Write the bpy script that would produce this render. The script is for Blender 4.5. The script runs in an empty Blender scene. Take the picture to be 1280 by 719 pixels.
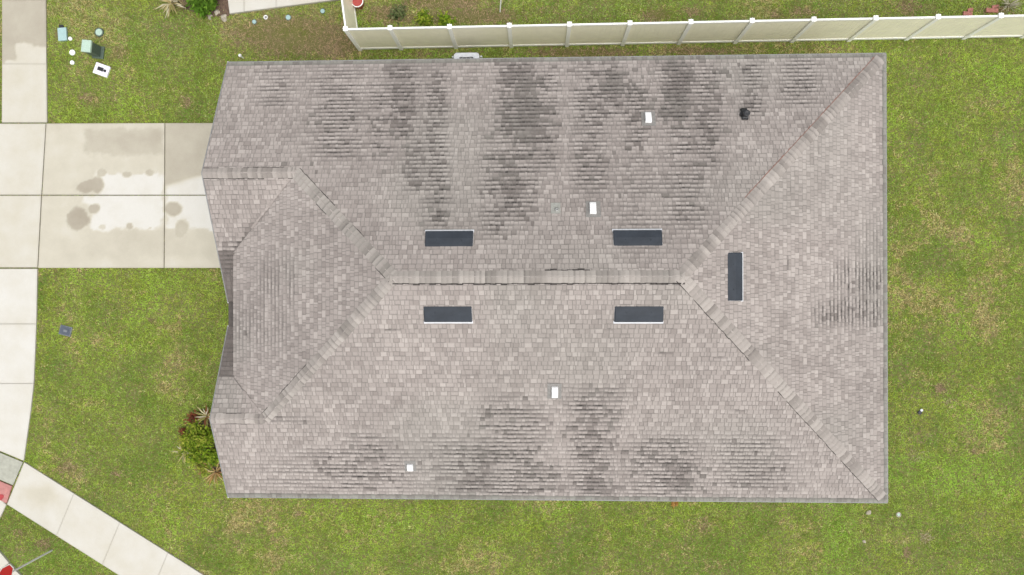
import bpy, bmesh, math, random
import numpy as np
from mathutils import Matrix, Vector, Euler

random.seed(7)
RNG = np.random.default_rng(11)
scene = bpy.context.scene
COL = scene.collection
R = math.radians

# ------------------------------------------------------------------ camera
CAM_H = 23.5732
CAM_M = (Matrix.Rotation(-0.0020, 3, 'Z') @ Matrix.Rotation(0.0342, 3, 'Y') @ Matrix.Rotation(0.0033, 3, 'X'))
FOC = 852.69
cam = bpy.data.cameras.new('camera')
cam.sensor_width = 36
cam.lens = 36 * FOC / 1280
cam.clip_end = 2000
cam_o = bpy.data.objects.new('camera', cam)
cam_o.matrix_world = Matrix.Translation((0, 0, CAM_H)) @ CAM_M.to_4x4()
COL.objects.link(cam_o)
scene.camera = cam_o


def at(px, py, z=0.0):
    """survey: plan position (at height z) of a point read off the aerial photograph"""
    d = CAM_M @ Vector(((px - 640) / FOC, -(py - 359.5) / FOC, -1))
    t = (z - CAM_H) / d.z
    return Vector((d.x * t, d.y * t, z))


def pxs(P):
    """inverse of at(), arrays: P (n,3) -> photo coordinates, used to place stains surveyed from the photo"""
    M = np.array(CAM_M)
    v = (P - np.array([0, 0, CAM_H])) @ M
    return 640 + FOC * v[:, 0] / -v[:, 2], 359.5 - FOC * v[:, 1] / -v[:, 2]


# ------------------------------------------------------------------ tagging / linking
def tag(o, label=None, cat=None, group=None, kind=None):
    if label: o['label'] = label
    if cat: o['category'] = cat
    if group: o['group'] = group
    if kind: o['kind'] = kind
    return o


def empty(name, loc, label=None, cat=None, group=None, rz=0):
    o = bpy.data.objects.new(name, None)
    o.empty_display_size = .2
    o.location = loc
    o.rotation_euler = (0, 0, rz)
    COL.objects.link(o)
    return tag(o, label, cat, group)


def link_mesh(name, me, mat, parent=None):
    o = bpy.data.objects.new(name, me)
    if mat is not None:
        for m in (mat if isinstance(mat, (list, tuple)) else [mat]):
            me.materials.append(m)
    COL.objects.link(o)
    if parent: o.parent = parent
    return o


class MB:
    """collects shapes, links them as one mesh"""
    def __init__(self): self.bm = bmesh.new()

    def _new(self, geom_fn):
        n = len(self.bm.verts)
        geom_fn()
        self.bm.verts.ensure_lookup_table()
        return self.bm.verts[n:]

    def box(self, c, s, rz=0, bev=0, M=None):
        tmp = bmesh.new()
        bmesh.ops.create_cube(tmp, size=1)
        for v in tmp.verts: v.co = Vector((v.co.x * s[0], v.co.y * s[1], v.co.z * s[2]))
        if bev: bmesh.ops.bevel(tmp, geom=tmp.edges[:], offset=bev, segments=2, profile=.6, affect='EDGES')
        T = Matrix.Translation(c) @ Matrix.Rotation(rz, 4, 'Z')
        if M is not None: T = M @ T
        self._merge(tmp, T)
        return self

    def _merge(self, tmp, T=None):
        if T is not None: bmesh.ops.transform(tmp, matrix=T, verts=tmp.verts[:])
        me = bpy.data.meshes.new('tmp')
        tmp.to_mesh(me); tmp.free()
        self.bm.from_mesh(me)
        bpy.data.meshes.remove(me)

    def prism(self, poly, z0, z1, bev=0):
        tmp = bmesh.new()
        vs = [tmp.verts.new((p[0], p[1], z0)) for p in poly]
        f = tmp.faces.new(vs)
        r = bmesh.ops.extrude_face_region(tmp, geom=[f])
        for v in r['geom']:
            if isinstance(v, bmesh.types.BMVert): v.co.z = z1
        bmesh.ops.recalc_face_normals(tmp, faces=tmp.faces[:])
        if bev:
            es = [e for e in tmp.edges if all(abs(v.co.z - z1) < 1e-6 for v in e.verts)]
            bmesh.ops.bevel(tmp, geom=es, offset=bev, segments=2, affect='EDGES')
        self._merge(tmp)
        return self

    def lathe(self, prof, n=24, c=(0, 0, 0), M=None):
        tmp = bmesh.new()
        rings = []
        for r, z in prof:
            if r < 1e-6: rings.append([tmp.verts.new((0, 0, z))])
            else: rings.append([tmp.verts.new((r * math.cos(2 * math.pi * k / n), r * math.sin(2 * math.pi * k / n), z)) for k in range(n)])
        for a, b in zip(rings, rings[1:]):
            for k in range(n):
                k2 = (k + 1) % n
                if len(a) == 1 and len(b) == 1: continue
                if len(a) == 1: tmp.faces.new((a[0], b[k2], b[k]))
                elif len(b) == 1: tmp.faces.new((a[k], a[k2], b[0]))
                else: tmp.faces.new((a[k], a[k2], b[k2], b[k]))
        bmesh.ops.recalc_face_normals(tmp, faces=tmp.faces[:])
        T = Matrix.Translation(c)
        if M is not None: T = M @ T
        self._merge(tmp, T)
        return self

    def tube(self, pts, rad, n=8):
        tmp = bmesh.new()
        pts = [Vector(p) for p in pts]
        rings = []
        for i, p in enumerate(pts):
            d = (pts[min(i + 1, len(pts) - 1)] - pts[max(i - 1, 0)]).normalized()
            a = d.orthogonal().normalized(); b = d.cross(a)
            rr = rad[i] if isinstance(rad, (list, tuple)) else rad
            rings.append([tmp.verts.new(p + rr * (math.cos(2 * math.pi * k / n) * a + math.sin(2 * math.pi * k / n) * b)) for k in range(n)])
        for i in range(len(pts) - 1):
            for k in range(n):
                tmp.faces.new((rings[i][k], rings[i][(k + 1) % n], rings[i + 1][(k + 1) % n], rings[i + 1][k]))
        tmp.faces.new(rings[0][::-1]); tmp.faces.new(rings[-1])
        bmesh.ops.recalc_face_normals(tmp, faces=tmp.faces[:])
        self._merge(tmp)
        return self

    def face(self, pts):
        self.bm.faces.new([self.bm.verts.new(p) for p in pts])
        return self

    def build(self, name, mat, parent=None, smooth=False, off=(0, 0, 0)):
        if any(off): bmesh.ops.translate(self.bm, vec=-Vector(off), verts=self.bm.verts[:])
        me = bpy.data.meshes.new(name)
        self.bm.to_mesh(me); self.bm.free()
        if smooth:
            for p in me.polygons: p.use_smooth = True
        return link_mesh(name, me, mat, parent)


# ------------------------------------------------------------------ numpy noise
class Noise:
    def __init__(self, seed): self.t = np.random.default_rng(seed).random((256, 256))

    def __call__(self, x, y):
        xi = np.floor(x).astype(int); yi = np.floor(y).astype(int)
        fx = x - xi; fy = y - yi
        fx = fx * fx * (3 - 2 * fx); fy = fy * fy * (3 - 2 * fy)
        t = self.t
        a = t[xi & 255, yi & 255]; b = t[(xi + 1) & 255, yi & 255]
        c = t[xi & 255, (yi + 1) & 255]; d = t[(xi + 1) & 255, (yi + 1) & 255]
        return (a * (1 - fx) + b * fx) * (1 - fy) + (c * (1 - fx) + d * fx) * fy


def fbm(n, x, y, o=3):
    s = 0; a = .5; tot = 0
    for k in range(o):
        s = s + a * n(x * 2 ** k + 17 * k, y * 2 ** k + 5 * k); tot += a; a *= .55
    return s / tot


def sstep(a, b, x):
    t = np.clip((x - a) / (b - a), 0, 1)
    return t * t * (3 - 2 * t)


# ------------------------------------------------------------------ materials
def newmat(name):
    m = bpy.data.materials.new(name); m.use_nodes = True
    nt = m.node_tree
    return m, nt, nt.nodes['Principled BSDF']


def N(nt, t, **kw):
    n = nt.nodes.new(t)
    for k, v in kw.items(): setattr(n, k, v)
    return n


def simple(name, col, rough=.6, var=.12, scale=12, metal=0, spec=.4, bump=0, bscale=60):
    m, nt, b = newmat(name)
    tc = N(nt, 'ShaderNodeTexCoord')
    no = N(nt, 'ShaderNodeTexNoise'); no.inputs['Scale'].default_value = scale; no.inputs['Detail'].default_value = 5
    nt.links.new(tc.outputs['Object'], no.inputs['Vector'])
    mr = N(nt, 'ShaderNodeMapRange')
    mr.inputs[1].default_value = .3; mr.inputs[2].default_value = .7
    mr.inputs[3].default_value = 1 - var; mr.inputs[4].default_value = 1 + var
    nt.links.new(no.outputs['Fac'], mr.inputs[0])
    mx = N(nt, 'ShaderNodeMix', data_type='RGBA', blend_type='MULTIPLY')
    mx.inputs[0].default_value = 1; mx.inputs[6].default_value = (*col, 1)
    nt.links.new(mr.outputs[0], mx.inputs[7])
    nt.links.new(mx.outputs[2], b.inputs['Base Color'])
    b.inputs['Roughness'].default_value = rough; b.inputs['Metallic'].default_value = metal
    b.inputs['Specular IOR Level'].default_value = spec
    if bump:
        n2 = N(nt, 'ShaderNodeTexNoise'); n2.inputs['Scale'].default_value = bscale; n2.inputs['Detail'].default_value = 3
        nt.links.new(tc.outputs['Object'], n2.inputs['Vector'])
        bp = N(nt, 'ShaderNodeBump'); bp.inputs['Strength'].default_value = bump; bp.inputs['Distance'].default_value = .01
        nt.links.new(n2.outputs['Fac'], bp.inputs['Height']); nt.links.new(bp.outputs['Normal'], b.inputs['Normal'])
    return m


def attr(nt, name): return N(nt, 'ShaderNodeAttribute', attribute_name=name)


def math_(nt, op, a, b=None, clamp=False):
    n = N(nt, 'ShaderNodeMath', operation=op); n.use_clamp = clamp
    for i, v in enumerate((a, b)):
        if v is None: continue
        if isinstance(v, (int, float)): n.inputs[i].default_value = v
        else: nt.links.new(v, n.inputs[i])
    return n.outputs[0]


def mixc(nt, fac, a, b, blend='MIX'):
    n = N(nt, 'ShaderNodeMix', data_type='RGBA', blend_type=blend)
    for i, v in ((0, fac), (6, a), (7, b)):
        if isinstance(v, (int, float)): n.inputs[i].default_value = v
        elif isinstance(v, tuple): n.inputs[i].default_value = (*v, 1)
        else: nt.links.new(v, n.inputs[i])
    return n.outputs[2]


def noise(nt, vec, scale, detail=4, rough=.55):
    n = N(nt, 'ShaderNodeTexNoise'); n.inputs['Scale'].default_value = scale
    n.inputs['Detail'].default_value = detail; n.inputs['Roughness'].default_value = rough
    nt.links.new(vec, n.inputs['Vector'])
    return n.outputs['Fac']


def remap(nt, v, a, b, c=0., d=1.):
    n = N(nt, 'ShaderNodeMapRange'); nt.links.new(v, n.inputs[0])
    for i, k in enumerate((a, b, c, d)): n.inputs[i + 1].default_value = k
    return n.outputs[0]


def shingle_material(name='asphalt_shingle', lo=(.244, .213, .194), hi=(.394, .352, .322)):
    m, nt, b = newmat(name)
    tone = attr(nt, 'tone').outputs['Fac']; stain = attr(nt, 'stain').outputs['Fac']
    line = attr(nt, 'line').outputs['Fac']; lich = attr(nt, 'lichen').outputs['Fac']
    top = attr(nt, 'top').outputs['Fac']
    geo = N(nt, 'ShaderNodeNewGeometry').outputs['Position']
    c = mixc(nt, tone, lo, hi)
    c = mixc(nt, lich, c, (.27, .272, .235))
    g = remap(nt, noise(nt, geo, 130, 3, .7), .25, .75, .80, 1.2)
    c = mixc(nt, 1, c, g, 'MULTIPLY')
    g2 = remap(nt, noise(nt, geo, .55, 4), .3, .7, .93, 1.07)
    c = mixc(nt, 1, c, g2, 'MULTIPLY')
    # algae settles at the head of each exposed tab and, where old, over the whole tab
    edge = remap(nt, top, .34, .70)
    brk = remap(nt, noise(nt, geo, 9, 3), .3, .6, .55, 1.)
    l = math_(nt, 'MULTIPLY', math_(nt, 'MULTIPLY', edge, line), brk, True)
    base = math_(nt, 'MULTIPLY', remap(nt, top, .74, .95), .27)
    l = math_(nt, 'MAXIMUM', l, base)
    sd = math_(nt, 'ABSOLUTE', math_(nt, 'SUBTRACT', attr(nt, 'side').outputs['Fac'], .5))
    l = math_(nt, 'MAXIMUM', l, math_(nt, 'MULTIPLY', remap(nt, sd, .36, .5), .22))
    s = math_(nt, 'MULTIPLY', stain, remap(nt, noise(nt, geo, 14, 4), .25, .75, .75, 1.0))
    c = mixc(nt, s, c, (.122, .105, .095))
    c = mixc(nt, l, c, (.046, .041, .038))
    nt.links.new(c, b.inputs['Base Color'])
    b.inputs['Roughness'].default_value = .9; b.inputs['Specular IOR Level'].default_value = .2
    bp = N(nt, 'ShaderNodeBump'); bp.inputs['Strength'].default_value = .5; bp.inputs['Distance'].default_value = .004
    nt.links.new(noise(nt, geo, 240, 2, .8), bp.inputs['Height']); nt.links.new(bp.outputs['Normal'], b.inputs['Normal'])
    return m


def concrete_material():
    m, nt, b = newmat('broom_concrete')
    d = attr(nt, 'damp').outputs['Fac']
    geo = N(nt, 'ShaderNodeNewGeometry').outputs['Position']
    d2 = math_(nt, 'ADD', d, remap(nt, noise(nt, geo, 1.3, 6, .6), .3, .7, -.10, .10), True)
    cr = N(nt, 'ShaderNodeValToRGB')
    cr.color_ramp.elements[0].position = 0; cr.color_ramp.elements[0].color = (.565, .55, .505, 1)
    cr.color_ramp.elements[1].position = 1; cr.color_ramp.elements[1].color = (.29, .255, .198, 1)
    e = cr.color_ramp.elements.new(.35); e.color = (.480, .449, .366, 1)
    nt.links.new(d2, cr.inputs[0])
    g = remap(nt, noise(nt, geo, 60, 4, .7), .3, .7, .93, 1.06)
    c = mixc(nt, 1, cr.outputs[0], g, 'MULTIPLY')
    # small specks and pits
    sp = remap(nt, noise(nt, geo, 26, 2), .72, .80, 1., .75)
    c = mixc(nt, 1, c, sp, 'MULTIPLY')
    ed = attr(nt, 'edge').outputs['Fac']
    c = mixc(nt, math_(nt, 'MULTIPLY', ed, .3), c, (.22, .195, .14))
    nt.links.new(c, b.inputs['Base Color'])
    b.inputs['Roughness'].default_value = .85; b.inputs['Specular IOR Level'].default_value = .25
    bp = N(nt, 'ShaderNodeBump'); bp.inputs['Strength'].default_value = .3; bp.inputs['Distance'].default_value = .004
    nt.links.new(noise(nt, geo, 90, 3), bp.inputs['Height']); nt.links.new(bp.outputs['Normal'], b.inputs['Normal'])
    return m


def soil_material():
    m, nt, b = newmat('soil_and_thatch')
    geo = N(nt, 'ShaderNodeNewGeometry').outputs['Position']
    n1 = noise(nt, geo, .9, 6); n2 = noise(nt, geo, 9, 6, .7); n3 = noise(nt, geo, 45, 4, .7)
    c = mixc(nt, remap(nt, n1, .35, .65), (.135, .145, .032), (.20, .15, .085))
    c = mixc(nt, remap(nt, n2, .35, .7), c, (.09, .105, .022))
    c = mixc(nt, 1, c, remap(nt, n3, .25, .75, .6, 1.45), 'MULTIPLY')
    nt.links.new(c, b.inputs['Base Color']); b.inputs['Roughness'].default_value = .95
    b.inputs['Specular IOR Level'].default_value = .1
    return m


def blade_material():
    m, nt, b = newmat('grass_blade')
    c = N(nt, 'ShaderNodeAttribute', attribute_name='col')
    nt.links.new(c.outputs['Color'], b.inputs['Base Color'])
    b.inputs['Roughness'].default_value = .7; b.inputs['Specular IOR Level'].default_value = .08
    tr = N(nt, 'ShaderNodeBsdfTranslucent'); nt.links.new(c.outputs['Color'], tr.inputs['Color'])
    mx = N(nt, 'ShaderNodeMixShader'); mx.inputs[0].default_value = .3
    nt.links.new(b.outputs[0], mx.inputs[1]); nt.links.new(tr.outputs[0], mx.inputs[2])
    nt.links.new(mx.outputs[0], nt.nodes['Material Output'].inputs['Surface'])
    return m


M = dict(
    shingle=shingle_material(), cap=shingle_material('cap_shingle', (.232, .204, .184), (.405, .363, .330)), concrete=concrete_material(), soil=soil_material(), blade=blade_material(),
    asphalt=simple('road_asphalt', (.055, .055, .056), .9, .3, 30, bump=.4, bscale=160),
    vinyl=simple('fence_vinyl', (.88, .835, .66), .38, .04, 3, spec=.5),
    vinyl_white=simple('fence_trim_vinyl', (.88, .87, .82), .38, .03, 5, spec=.5),
    stucco=simple('wall_stucco', (.72, .70, .63), .9, .06, 20, bump=.4, bscale=90),
    trim=simple('white_trim', (.72, .71, .68), .5, .05, 6),
    drip=simple('drip_edge_metal', (.22, .22, .215), .5, .12, 8),
    black_metal=simple('vent_black_metal', (.027, .033, .042), .6, .16, 5, spec=.3),
    pale_metal=simple('vent_flange_metal', (.62, .63, .65), .35, .05, 9),
    white_plastic=simple('white_plastic', (.84, .84, .83), .4, .03, 15),
    flash=simple('lead_flashing', (.22, .21, .195), .7, .2, 30),
    black_rubber=simple('black_rubber', (.022, .023, .025), .5, .2, 30),
    teal=simple('teal_plastic_lid', (.33, .47, .455), .6, .12, 25),
    mint=simple('mint_plastic_lid', (.40, .52, .43), .6, .12, 25),
    dkgreen=simple('dark_green_plastic', (.075, .105, .078), .55, .2, 20),
    lilac=simple('meter_lid_white', (.74, .72, .78), .5, .05, 20),
    slate=simple('meter_lid_slate', (.075, .09, .115), .55, .25, 30),
    slate_rim=simple('meter_rim_grey', (.17, .185, .20), .7, .2, 25),
    steel=simple('galvanised_steel', (.52, .52, .51), .5, .08, 15, metal=.0),
    ac_grey=simple('condenser_paint', (.60, .62, .66), .45, .06, 12),
    ac_dark=simple('condenser_grille', (.06, .065, .075), .5, .2, 20),
    signred=simple('sign_red', (.55, .02, .03), .4, .05, 12),
    signwhite=simple('sign_white', (.80, .80, .80), .4, .03, 12),
    tactile=simple('tactile_red', (.42, .19, .17), .8, .14, 6),
    rock=simple('pale_rock', (.36, .32, .25), .9, .25, 14, bump=.5, bscale=40),
    brick=simple('red_brick', (.36, .15, .12), .9, .25, 14, bump=.4, bscale=60),
    redplastic=simple('red_plastic', (.40, .07, .06), .45, .12, 12),
    mulch=simple('bark_mulch', (.115, .075, .052), .95, .45, 22, bump=.8, bscale=40),
    bark=simple('stem_bark', (.12, .085, .05), .9, .3, 25),
    glass=simple('window_glass', (.05, .06, .07), .08, .1, 2, spec=.8),
    garage=simple('garage_door_paint', (.66, .65, .61), .5, .04, 5),
    doorp=simple('door_paint', (.10, .06, .04), .4, .15, 6),
    grime=simple('joint_grime', (.075, .07, .05), .95, .3, 20),
    deadleaf=simple('dead_leaf', (.34, .19, .07), .8, .3, 30),
)

# ------------------------------------------------------------------ helper: polygon clip in plan
def clip_convex(poly, clip):
    """Sutherland-Hodgman; clip is convex, counter-clockwise"""
    out = poly
    n = len(clip)
    for i in range(n):
        ax, ay = clip[i]; bx, by = clip[(i + 1) % n]
        ex, ey = bx - ax, by - ay
        inp = out; out = []
        if not inp: return []
        for j in range(len(inp)):
            p = inp[j]; q = inp[(j + 1) % len(inp)]
            dp = ex * (p[1] - ay) - ey * (p[0] - ax)
            dq = ex * (q[1] - ay) - ey * (q[0] - ax)
            if dp >= -1e-9: out.append(p)
            if (dp > 1e-9 and dq < -1e-9) or (dp < -1e-9 and dq > 1e-9):
                t = dp / (dp - dq)
                out.append((p[0] + t * (q[0] - p[0]), p[1] + t * (q[1] - p[1])))
    return out


def ccw(poly):
    a = sum(poly[i][0] * poly[(i + 1) % len(poly)][1] - poly[(i + 1) % len(poly)][0] * poly[i][1] for i in range(len(poly)))
    return poly if a > 0 else poly[::-1]


# ------------------------------------------------------------------ HOUSE
XL, XR, YN, YS = -9.5293, 10.5476, 7.0865, -6.4067
ZE, S = 2.70, .4448
HW = (YN - YS) / 2; YR = (YN + YS) / 2; ZR = ZE + S * HW
XRR = XR - HW; XM = -3.7498
YG, XG = 3.364, -6.8498; ZG = ZE + S * (YN - YG)
YB, XB = -3.7658, -7.9273; ZB = ZE + S * (YB - YS)
YGF = YG - (YN - YG); YBF = YB + (YB - YS)      # feet of the two front gables
XH = -9.09                                       # eave of the front hip plane

zN = lambda x, y: ZE + S * (YN - y)
zS = lambda x, y: ZE + S * (y - YS)
zE = lambda x, y: ZE + S * (XR - x)
zW = lambda x, y: ZR + S * (x - XM)
zG = lambda x, y: ZE + S * (y - YGF)             # garage gable, south slope
zB = lambda x, y: ZE + S * (YBF - y)             # small gable, north slope

house = empty('house', (.5, YR, 0), 'single storey house with grey brown shingle hip roof streaked by dark algae', 'house')
HO = Vector(house.location)

_ln = Noise(3); _sn = Noise(4); _an = Noise(5)


def gauss_streaks(px, py, lst, along='y'):
    """surveyed algae streaks: (centre, half width, from, to, line strength, blotch strength)"""
    ls = np.zeros_like(px); bs = np.zeros_like(px)
    a, b = (px, py) if along == 'y' else (py, px)
    for c, w, y0, y1, l, s in lst:
        lo, hi = min(y0, y1), max(y0, y1)
        edge = np.clip(np.minimum(b - lo, hi - b) / (.25 * (hi - lo)) + .5, 0, 1)
        g = np.exp(-((a - c) / w) ** 2) * edge
        ls = np.maximum(ls, l * g); bs = np.maximum(bs, s * g)
    return ls, bs


STREAKS = {
    'N': ('y', [(345, 28, 84, 136, .75, .0), (425, 42, 78, 205, .85, .10), (505, 25, 78, 172, 1, .62), (520, 22, 170, 240, .7, .25),
                (546, 18, 78, 290, .95, .36), (590, 16, 78, 120, .5, .05), (645, 28, 70, 275, 1.1, .7), (660, 18, 72, 245, 1, 1.0), (682, 20, 74, 215, 1, .5), (618, 22, 170, 300, .8, .15),
                (738, 27, 76, 245, 1, .32), (766, 20, 76, 150, .9, .78), (795, 22, 100, 190, .9, .4), (845, 27, 74, 152, 1, 1.0), (855, 36, 140, 292, .8, .08),
                (884, 26, 76, 210, .9, .3), (940, 17, 70, 146, .9, .62), (1000, 28, 70, 132, .95, .06), (800, 40, 180, 320, .6, .05), (475, 26, 90, 200, .8, .15)]),
    'S': ('y', [(450, 90, 560, 618, .85, .12), (462, 30, 540, 640, .8, .35), (583, 36, 556, 640, 1, .85), (560, 45, 545, 620, .6, .15), (640, 46, 500, 640, 1, .34),
                (737, 32, 490, 660, 1, .62), (745, 22, 560, 618, 1, .95), (765, 26, 480, 540, .6, .05), (830, 55, 545, 640, .9, .2),
                (850, 26, 575, 618, .9, .6), (940, 60, 545, 618, .75, .08), (335, 60, 520, 530, .6, .1), (680, 30, 575, 618, .9, .35), (370, 70, 575, 612, .55, .05)]),
    'E': ('x', [(345, 26, 1040, 1130, .85, .05), (392, 18, 1018, 1130, .95, .26), (356, 14, 1055, 1106, 1, .2), (380, 10, 1040, 1106, 1, .2), (300, 30, 1070, 1106, .5, 0)]),
    'W': ('x', [(355, 45, 320, 370, .55, .0), (410, 40, 290, 360, .5, .0)]),
    'G': ('y', [(300, 30, 300, 345, .7, .35)]),
    'B': ('y', []),
}


class RoofMesh:
    def __init__(self):
        self.v = []; self.f = []; self.tone = []; self.stain = []; self.line = []; self.lich = []; self.top = []; self.side = []

    def add(self, pts, tone, stain, line, lich, tops, sides=None):
        n = len(self.v); self.v.extend(pts)
        self.f.append(list(range(n, n + len(pts))))
        self.tone.append(tone); self.stain.append(stain); self.line.append(line); self.lich.append(lich)
        self.top.extend(tops); self.side.extend(sides if sides else [.5] * len(pts))

    def build(self, name, mat, parent):
        me = bpy.data.meshes.new(name)
        me.from_pydata([tuple(Vector(p) - HO) for p in self.v], [], self.f)
        for nm, arr in (('tone', self.tone), ('stain', self.stain), ('line', self.line), ('lichen', self.lich)):
            a = me.attributes.new(nm, 'FLOAT', 'FACE'); a.data.foreach_set('value', np.array(arr, dtype=np.float32))
        a = me.attributes.new('top', 'FLOAT', 'POINT'); a.data.foreach_set('value', np.array(self.top, dtype=np.float32))
        a = me.attributes.new('side', 'FLOAT', 'POINT'); a.data.foreach_set('value', np.array(self.side, dtype=np.float32))
        return link_mesh(name, me, mat, parent)


EXPO = .1307


def shingle_plane(rm, key, pieces, zf, org, udir, vdir, ulen, vlen, seed, starter=True, dark=None, dsh=1.0):
    """lay courses of laminated tabs over a roof plane, clipped to its outline (convex pieces, plan)"""
    rnd = random.Random(seed)
    pieces = [ccw(p) for p in pieces]
    along, lst = STREAKS[key]
    rows = int(vlen / EXPO) + 2
    tabs = []
    for r in range(rows):
        u = -rnd.random() * .3 - .2
        d0 = r * EXPO; d1 = d0 + EXPO
        wob = 0
        t_prev = .5
        while u < ulen + .2:
            w = rnd.choice((.07, .09, .10, .11, .13, .15, .17, .21)) * rnd.uniform(.9, 1.1)
            tabs.append((r, u, u + w, d0, d1, rnd.random(), rnd.random(), rnd.random()))
            u += w
    A = np.array(tabs)
    uc = (A[:, 1] + A[:, 2]) / 2; dc = (A[:, 3] + A[:, 4]) / 2
    X = org[0] + udir[0] * uc + vdir[0] * dc; Y = org[1] + udir[1] * uc + vdir[1] * dc
    Z = np.array([zf(x, y) for x, y in zip(X, Y)])
    px, py = pxs(np.stack([X, Y, Z], 1))
    ls, bs = gauss_streaks(px, py, lst, along)
    row = A[:, 0]
    ln = _ln(uc * 1.0 + row * 7.31, row * 3.77 + seed)          # long runs along a course, unrelated between courses
    ln2 = _ln(uc * 3.2 + row * 1.31, row * 5.17 + seed)
    line = np.clip(ls * 1.25 * (.25 + .75 * sstep(.15, .50, ln * .65 + ln2 * .35)), 0, 1)
    line = np.maximum(line, .85 * sstep(.82, .93, ln * .8 + ln2 * .2) * sstep(.35, .7, _sn(uc * .35, dc * .35 + seed)))
    blot = _sn(uc * 1.6, dc * .9 + seed) * .55 + _sn(uc * 4.5 + 9, dc * 4.5) * .45
    pr = np.clip(bs * 1.15, 0, 1) ** 1.35 * sstep(.18, .62, blot) + .07 * ls * sstep(.4, .7, blot)      # share of tabs gone dark here
    stain = np.where(A[:, 6] < pr * 1.15, .38 + .42 * A[:, 7], .42 * pr)
    line = line * (.68 + .32 * A[:, 5])
    ton = A[:, 5]
    t = np.where(ton < .30, .12 + .3 * A[:, 7], np.where(ton < .80, .42 + .22 * A[:, 7], .72 + .28 * A[:, 7]))
    t = t + .22 * (_an(uc * .9, dc * .9 + 3) - .5)
    lich = .22 * sstep(.55, .85, _an(uc * .45 + 31, dc * .45 + seed)) +   .25 * (stain > .3) * sstep(.45, .65, _an(uc * 1.1 + 7, dc * 1.1)) 
    t = t + .18 * ls * (stain < .3)
    for i, (r, u0, u1, d0, d1, a, b, c) in enumerate(tabs):
        rs = .0035 + .0065 * (a > .45) + .001 * b
        st = stain[i]; li = line[i]; tt = t[i]
        jog = 0
        if starter and r == 0:
            tt = .10 + .35 * b; st = max(st, .12 + .5 * c * (b > .5)); li = .3; lich[i] = .55 + .3 * a
        if starter and r == 1 and key != 'N': st *= .4; d0 = d0 + .02 * b
        u1 = u1 - .006; dj = d0 + (rnd.uniform(-.013, .009) if r > 1 else 0)
        quad = [(u0, dj), (u1, dj), (u1, d1), (u0, d1)]
        quad = [(org[0] + udir[0] * p[0] + vdir[0] * p[1], org[1] + udir[1] * p[0] + vdir[1] * p[1]) for p in quad]
        quad = ccw(quad)
        for pc in pieces:
            poly = clip_convex(quad, pc)
            if len(poly) < 3: continue
            ds = [(p[0] - org[0]) * vdir[0] + (p[1] - org[1]) * vdir[1] for p in poly]
            fr = [min(1, max(0, (d - dj) / (d1 - dj))) for d in ds]
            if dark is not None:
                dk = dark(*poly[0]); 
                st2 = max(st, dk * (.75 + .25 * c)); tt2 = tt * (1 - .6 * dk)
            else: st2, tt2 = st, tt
            pts = [(p[0], p[1], zf(p[0], p[1]) + rs * (1 - f) + .002) for p, f in zip(poly, fr)]
            us = [((p[0] - org[0]) * udir[0] + (p[1] - org[1]) * udir[1] - u0) / (u1 - u0) for p in poly]
            rm.add(pts, tt2, st2, li, lich[i], fr, us)
            n = len(poly)
            for j in range(n):
                k = (j + 1) % n
                if fr[j] < .01 and fr[k] < .01:
                    p, q = pts[j], pts[k]
                    rm.add([p, (p[0], p[1], p[2] - rs - .004), (q[0], q[1], q[2] - rs - .004), q], tt2 * .5, max(st2, .4), li, 0, [0, 0, 0, 0])


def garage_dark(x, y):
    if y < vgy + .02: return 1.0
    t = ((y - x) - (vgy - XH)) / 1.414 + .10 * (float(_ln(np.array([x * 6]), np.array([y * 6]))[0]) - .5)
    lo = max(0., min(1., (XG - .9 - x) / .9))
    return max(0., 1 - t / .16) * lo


rm = RoofMesh()
# outlines in plan
polyN = [[(XL, YN), (XL, YG), (XG, YG), (XG, YN)], [(XG, YN), (XG, YG), (XM, YR), (XRR, YR), (XR, YN)]]
polyS = [[(XL, YS), (XL, YB), (XB, YB), (XB, YS)], [(XB, YS), (XB, YB), (XM, YR), (XRR, YR), (XR, YS)]]
polyE = [[(XR, YN), (XRR, YR), (XR, YS)]]
vgy = YG - (XG - XH); vby = YB + (XB - XH)
polyW = [[(XH, vgy), (XG, YG), (XM, YR), (XH, YR)], [(XH, YR), (XM, YR), (XB, YB), (XH, vby)]]
polyG = [[(XL, YG), (XG, YG), (XH, vgy), (XL, vgy)], [(XL, vgy), (XH + .05, vgy), (XH + .05, YGF), (XL, YGF)]]
polyB = [[(XL, YB), (XB, YB), (XH, vby), (XL, vby)], [(XL, vby), (XH + .05, vby), (XH + .05, YBF), (XL, YBF)]]
shingle_plane(rm, 'N', polyN, zN, (XL, YN), (1, 0), (0, -1), XR - XL, HW, 1)
shingle_plane(rm, 'S', polyS, zS, (XL, YS), (1, 0), (0, 1), XR - XL, HW, 2)
shingle_plane(rm, 'E', polyE, zE, (XR, YS), (0, 1), (-1, 0), YN - YS, HW, 3)
shingle_plane(rm, 'W', polyW, zW, (XH, YB), (0, 1), (1, 0), YG - YB, XM - XH, 4, starter=False)
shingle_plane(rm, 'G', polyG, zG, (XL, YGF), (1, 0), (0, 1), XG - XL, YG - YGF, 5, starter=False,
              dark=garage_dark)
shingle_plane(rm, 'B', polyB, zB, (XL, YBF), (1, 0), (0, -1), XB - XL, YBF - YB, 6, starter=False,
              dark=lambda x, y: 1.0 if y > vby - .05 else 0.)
# low strip of stained shingles joining the feet of the two gables
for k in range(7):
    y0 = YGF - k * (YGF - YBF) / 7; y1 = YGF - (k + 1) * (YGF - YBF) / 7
    rm.add([(XL + .01, y1, ZE + .01), (XH + .05, y1, ZE + .2), (XH + .05, y0, ZE + .2), (XL + .01, y0, ZE + .01)], 0, .9, 1, 0, [.5, .8, .8, .5])
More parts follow.
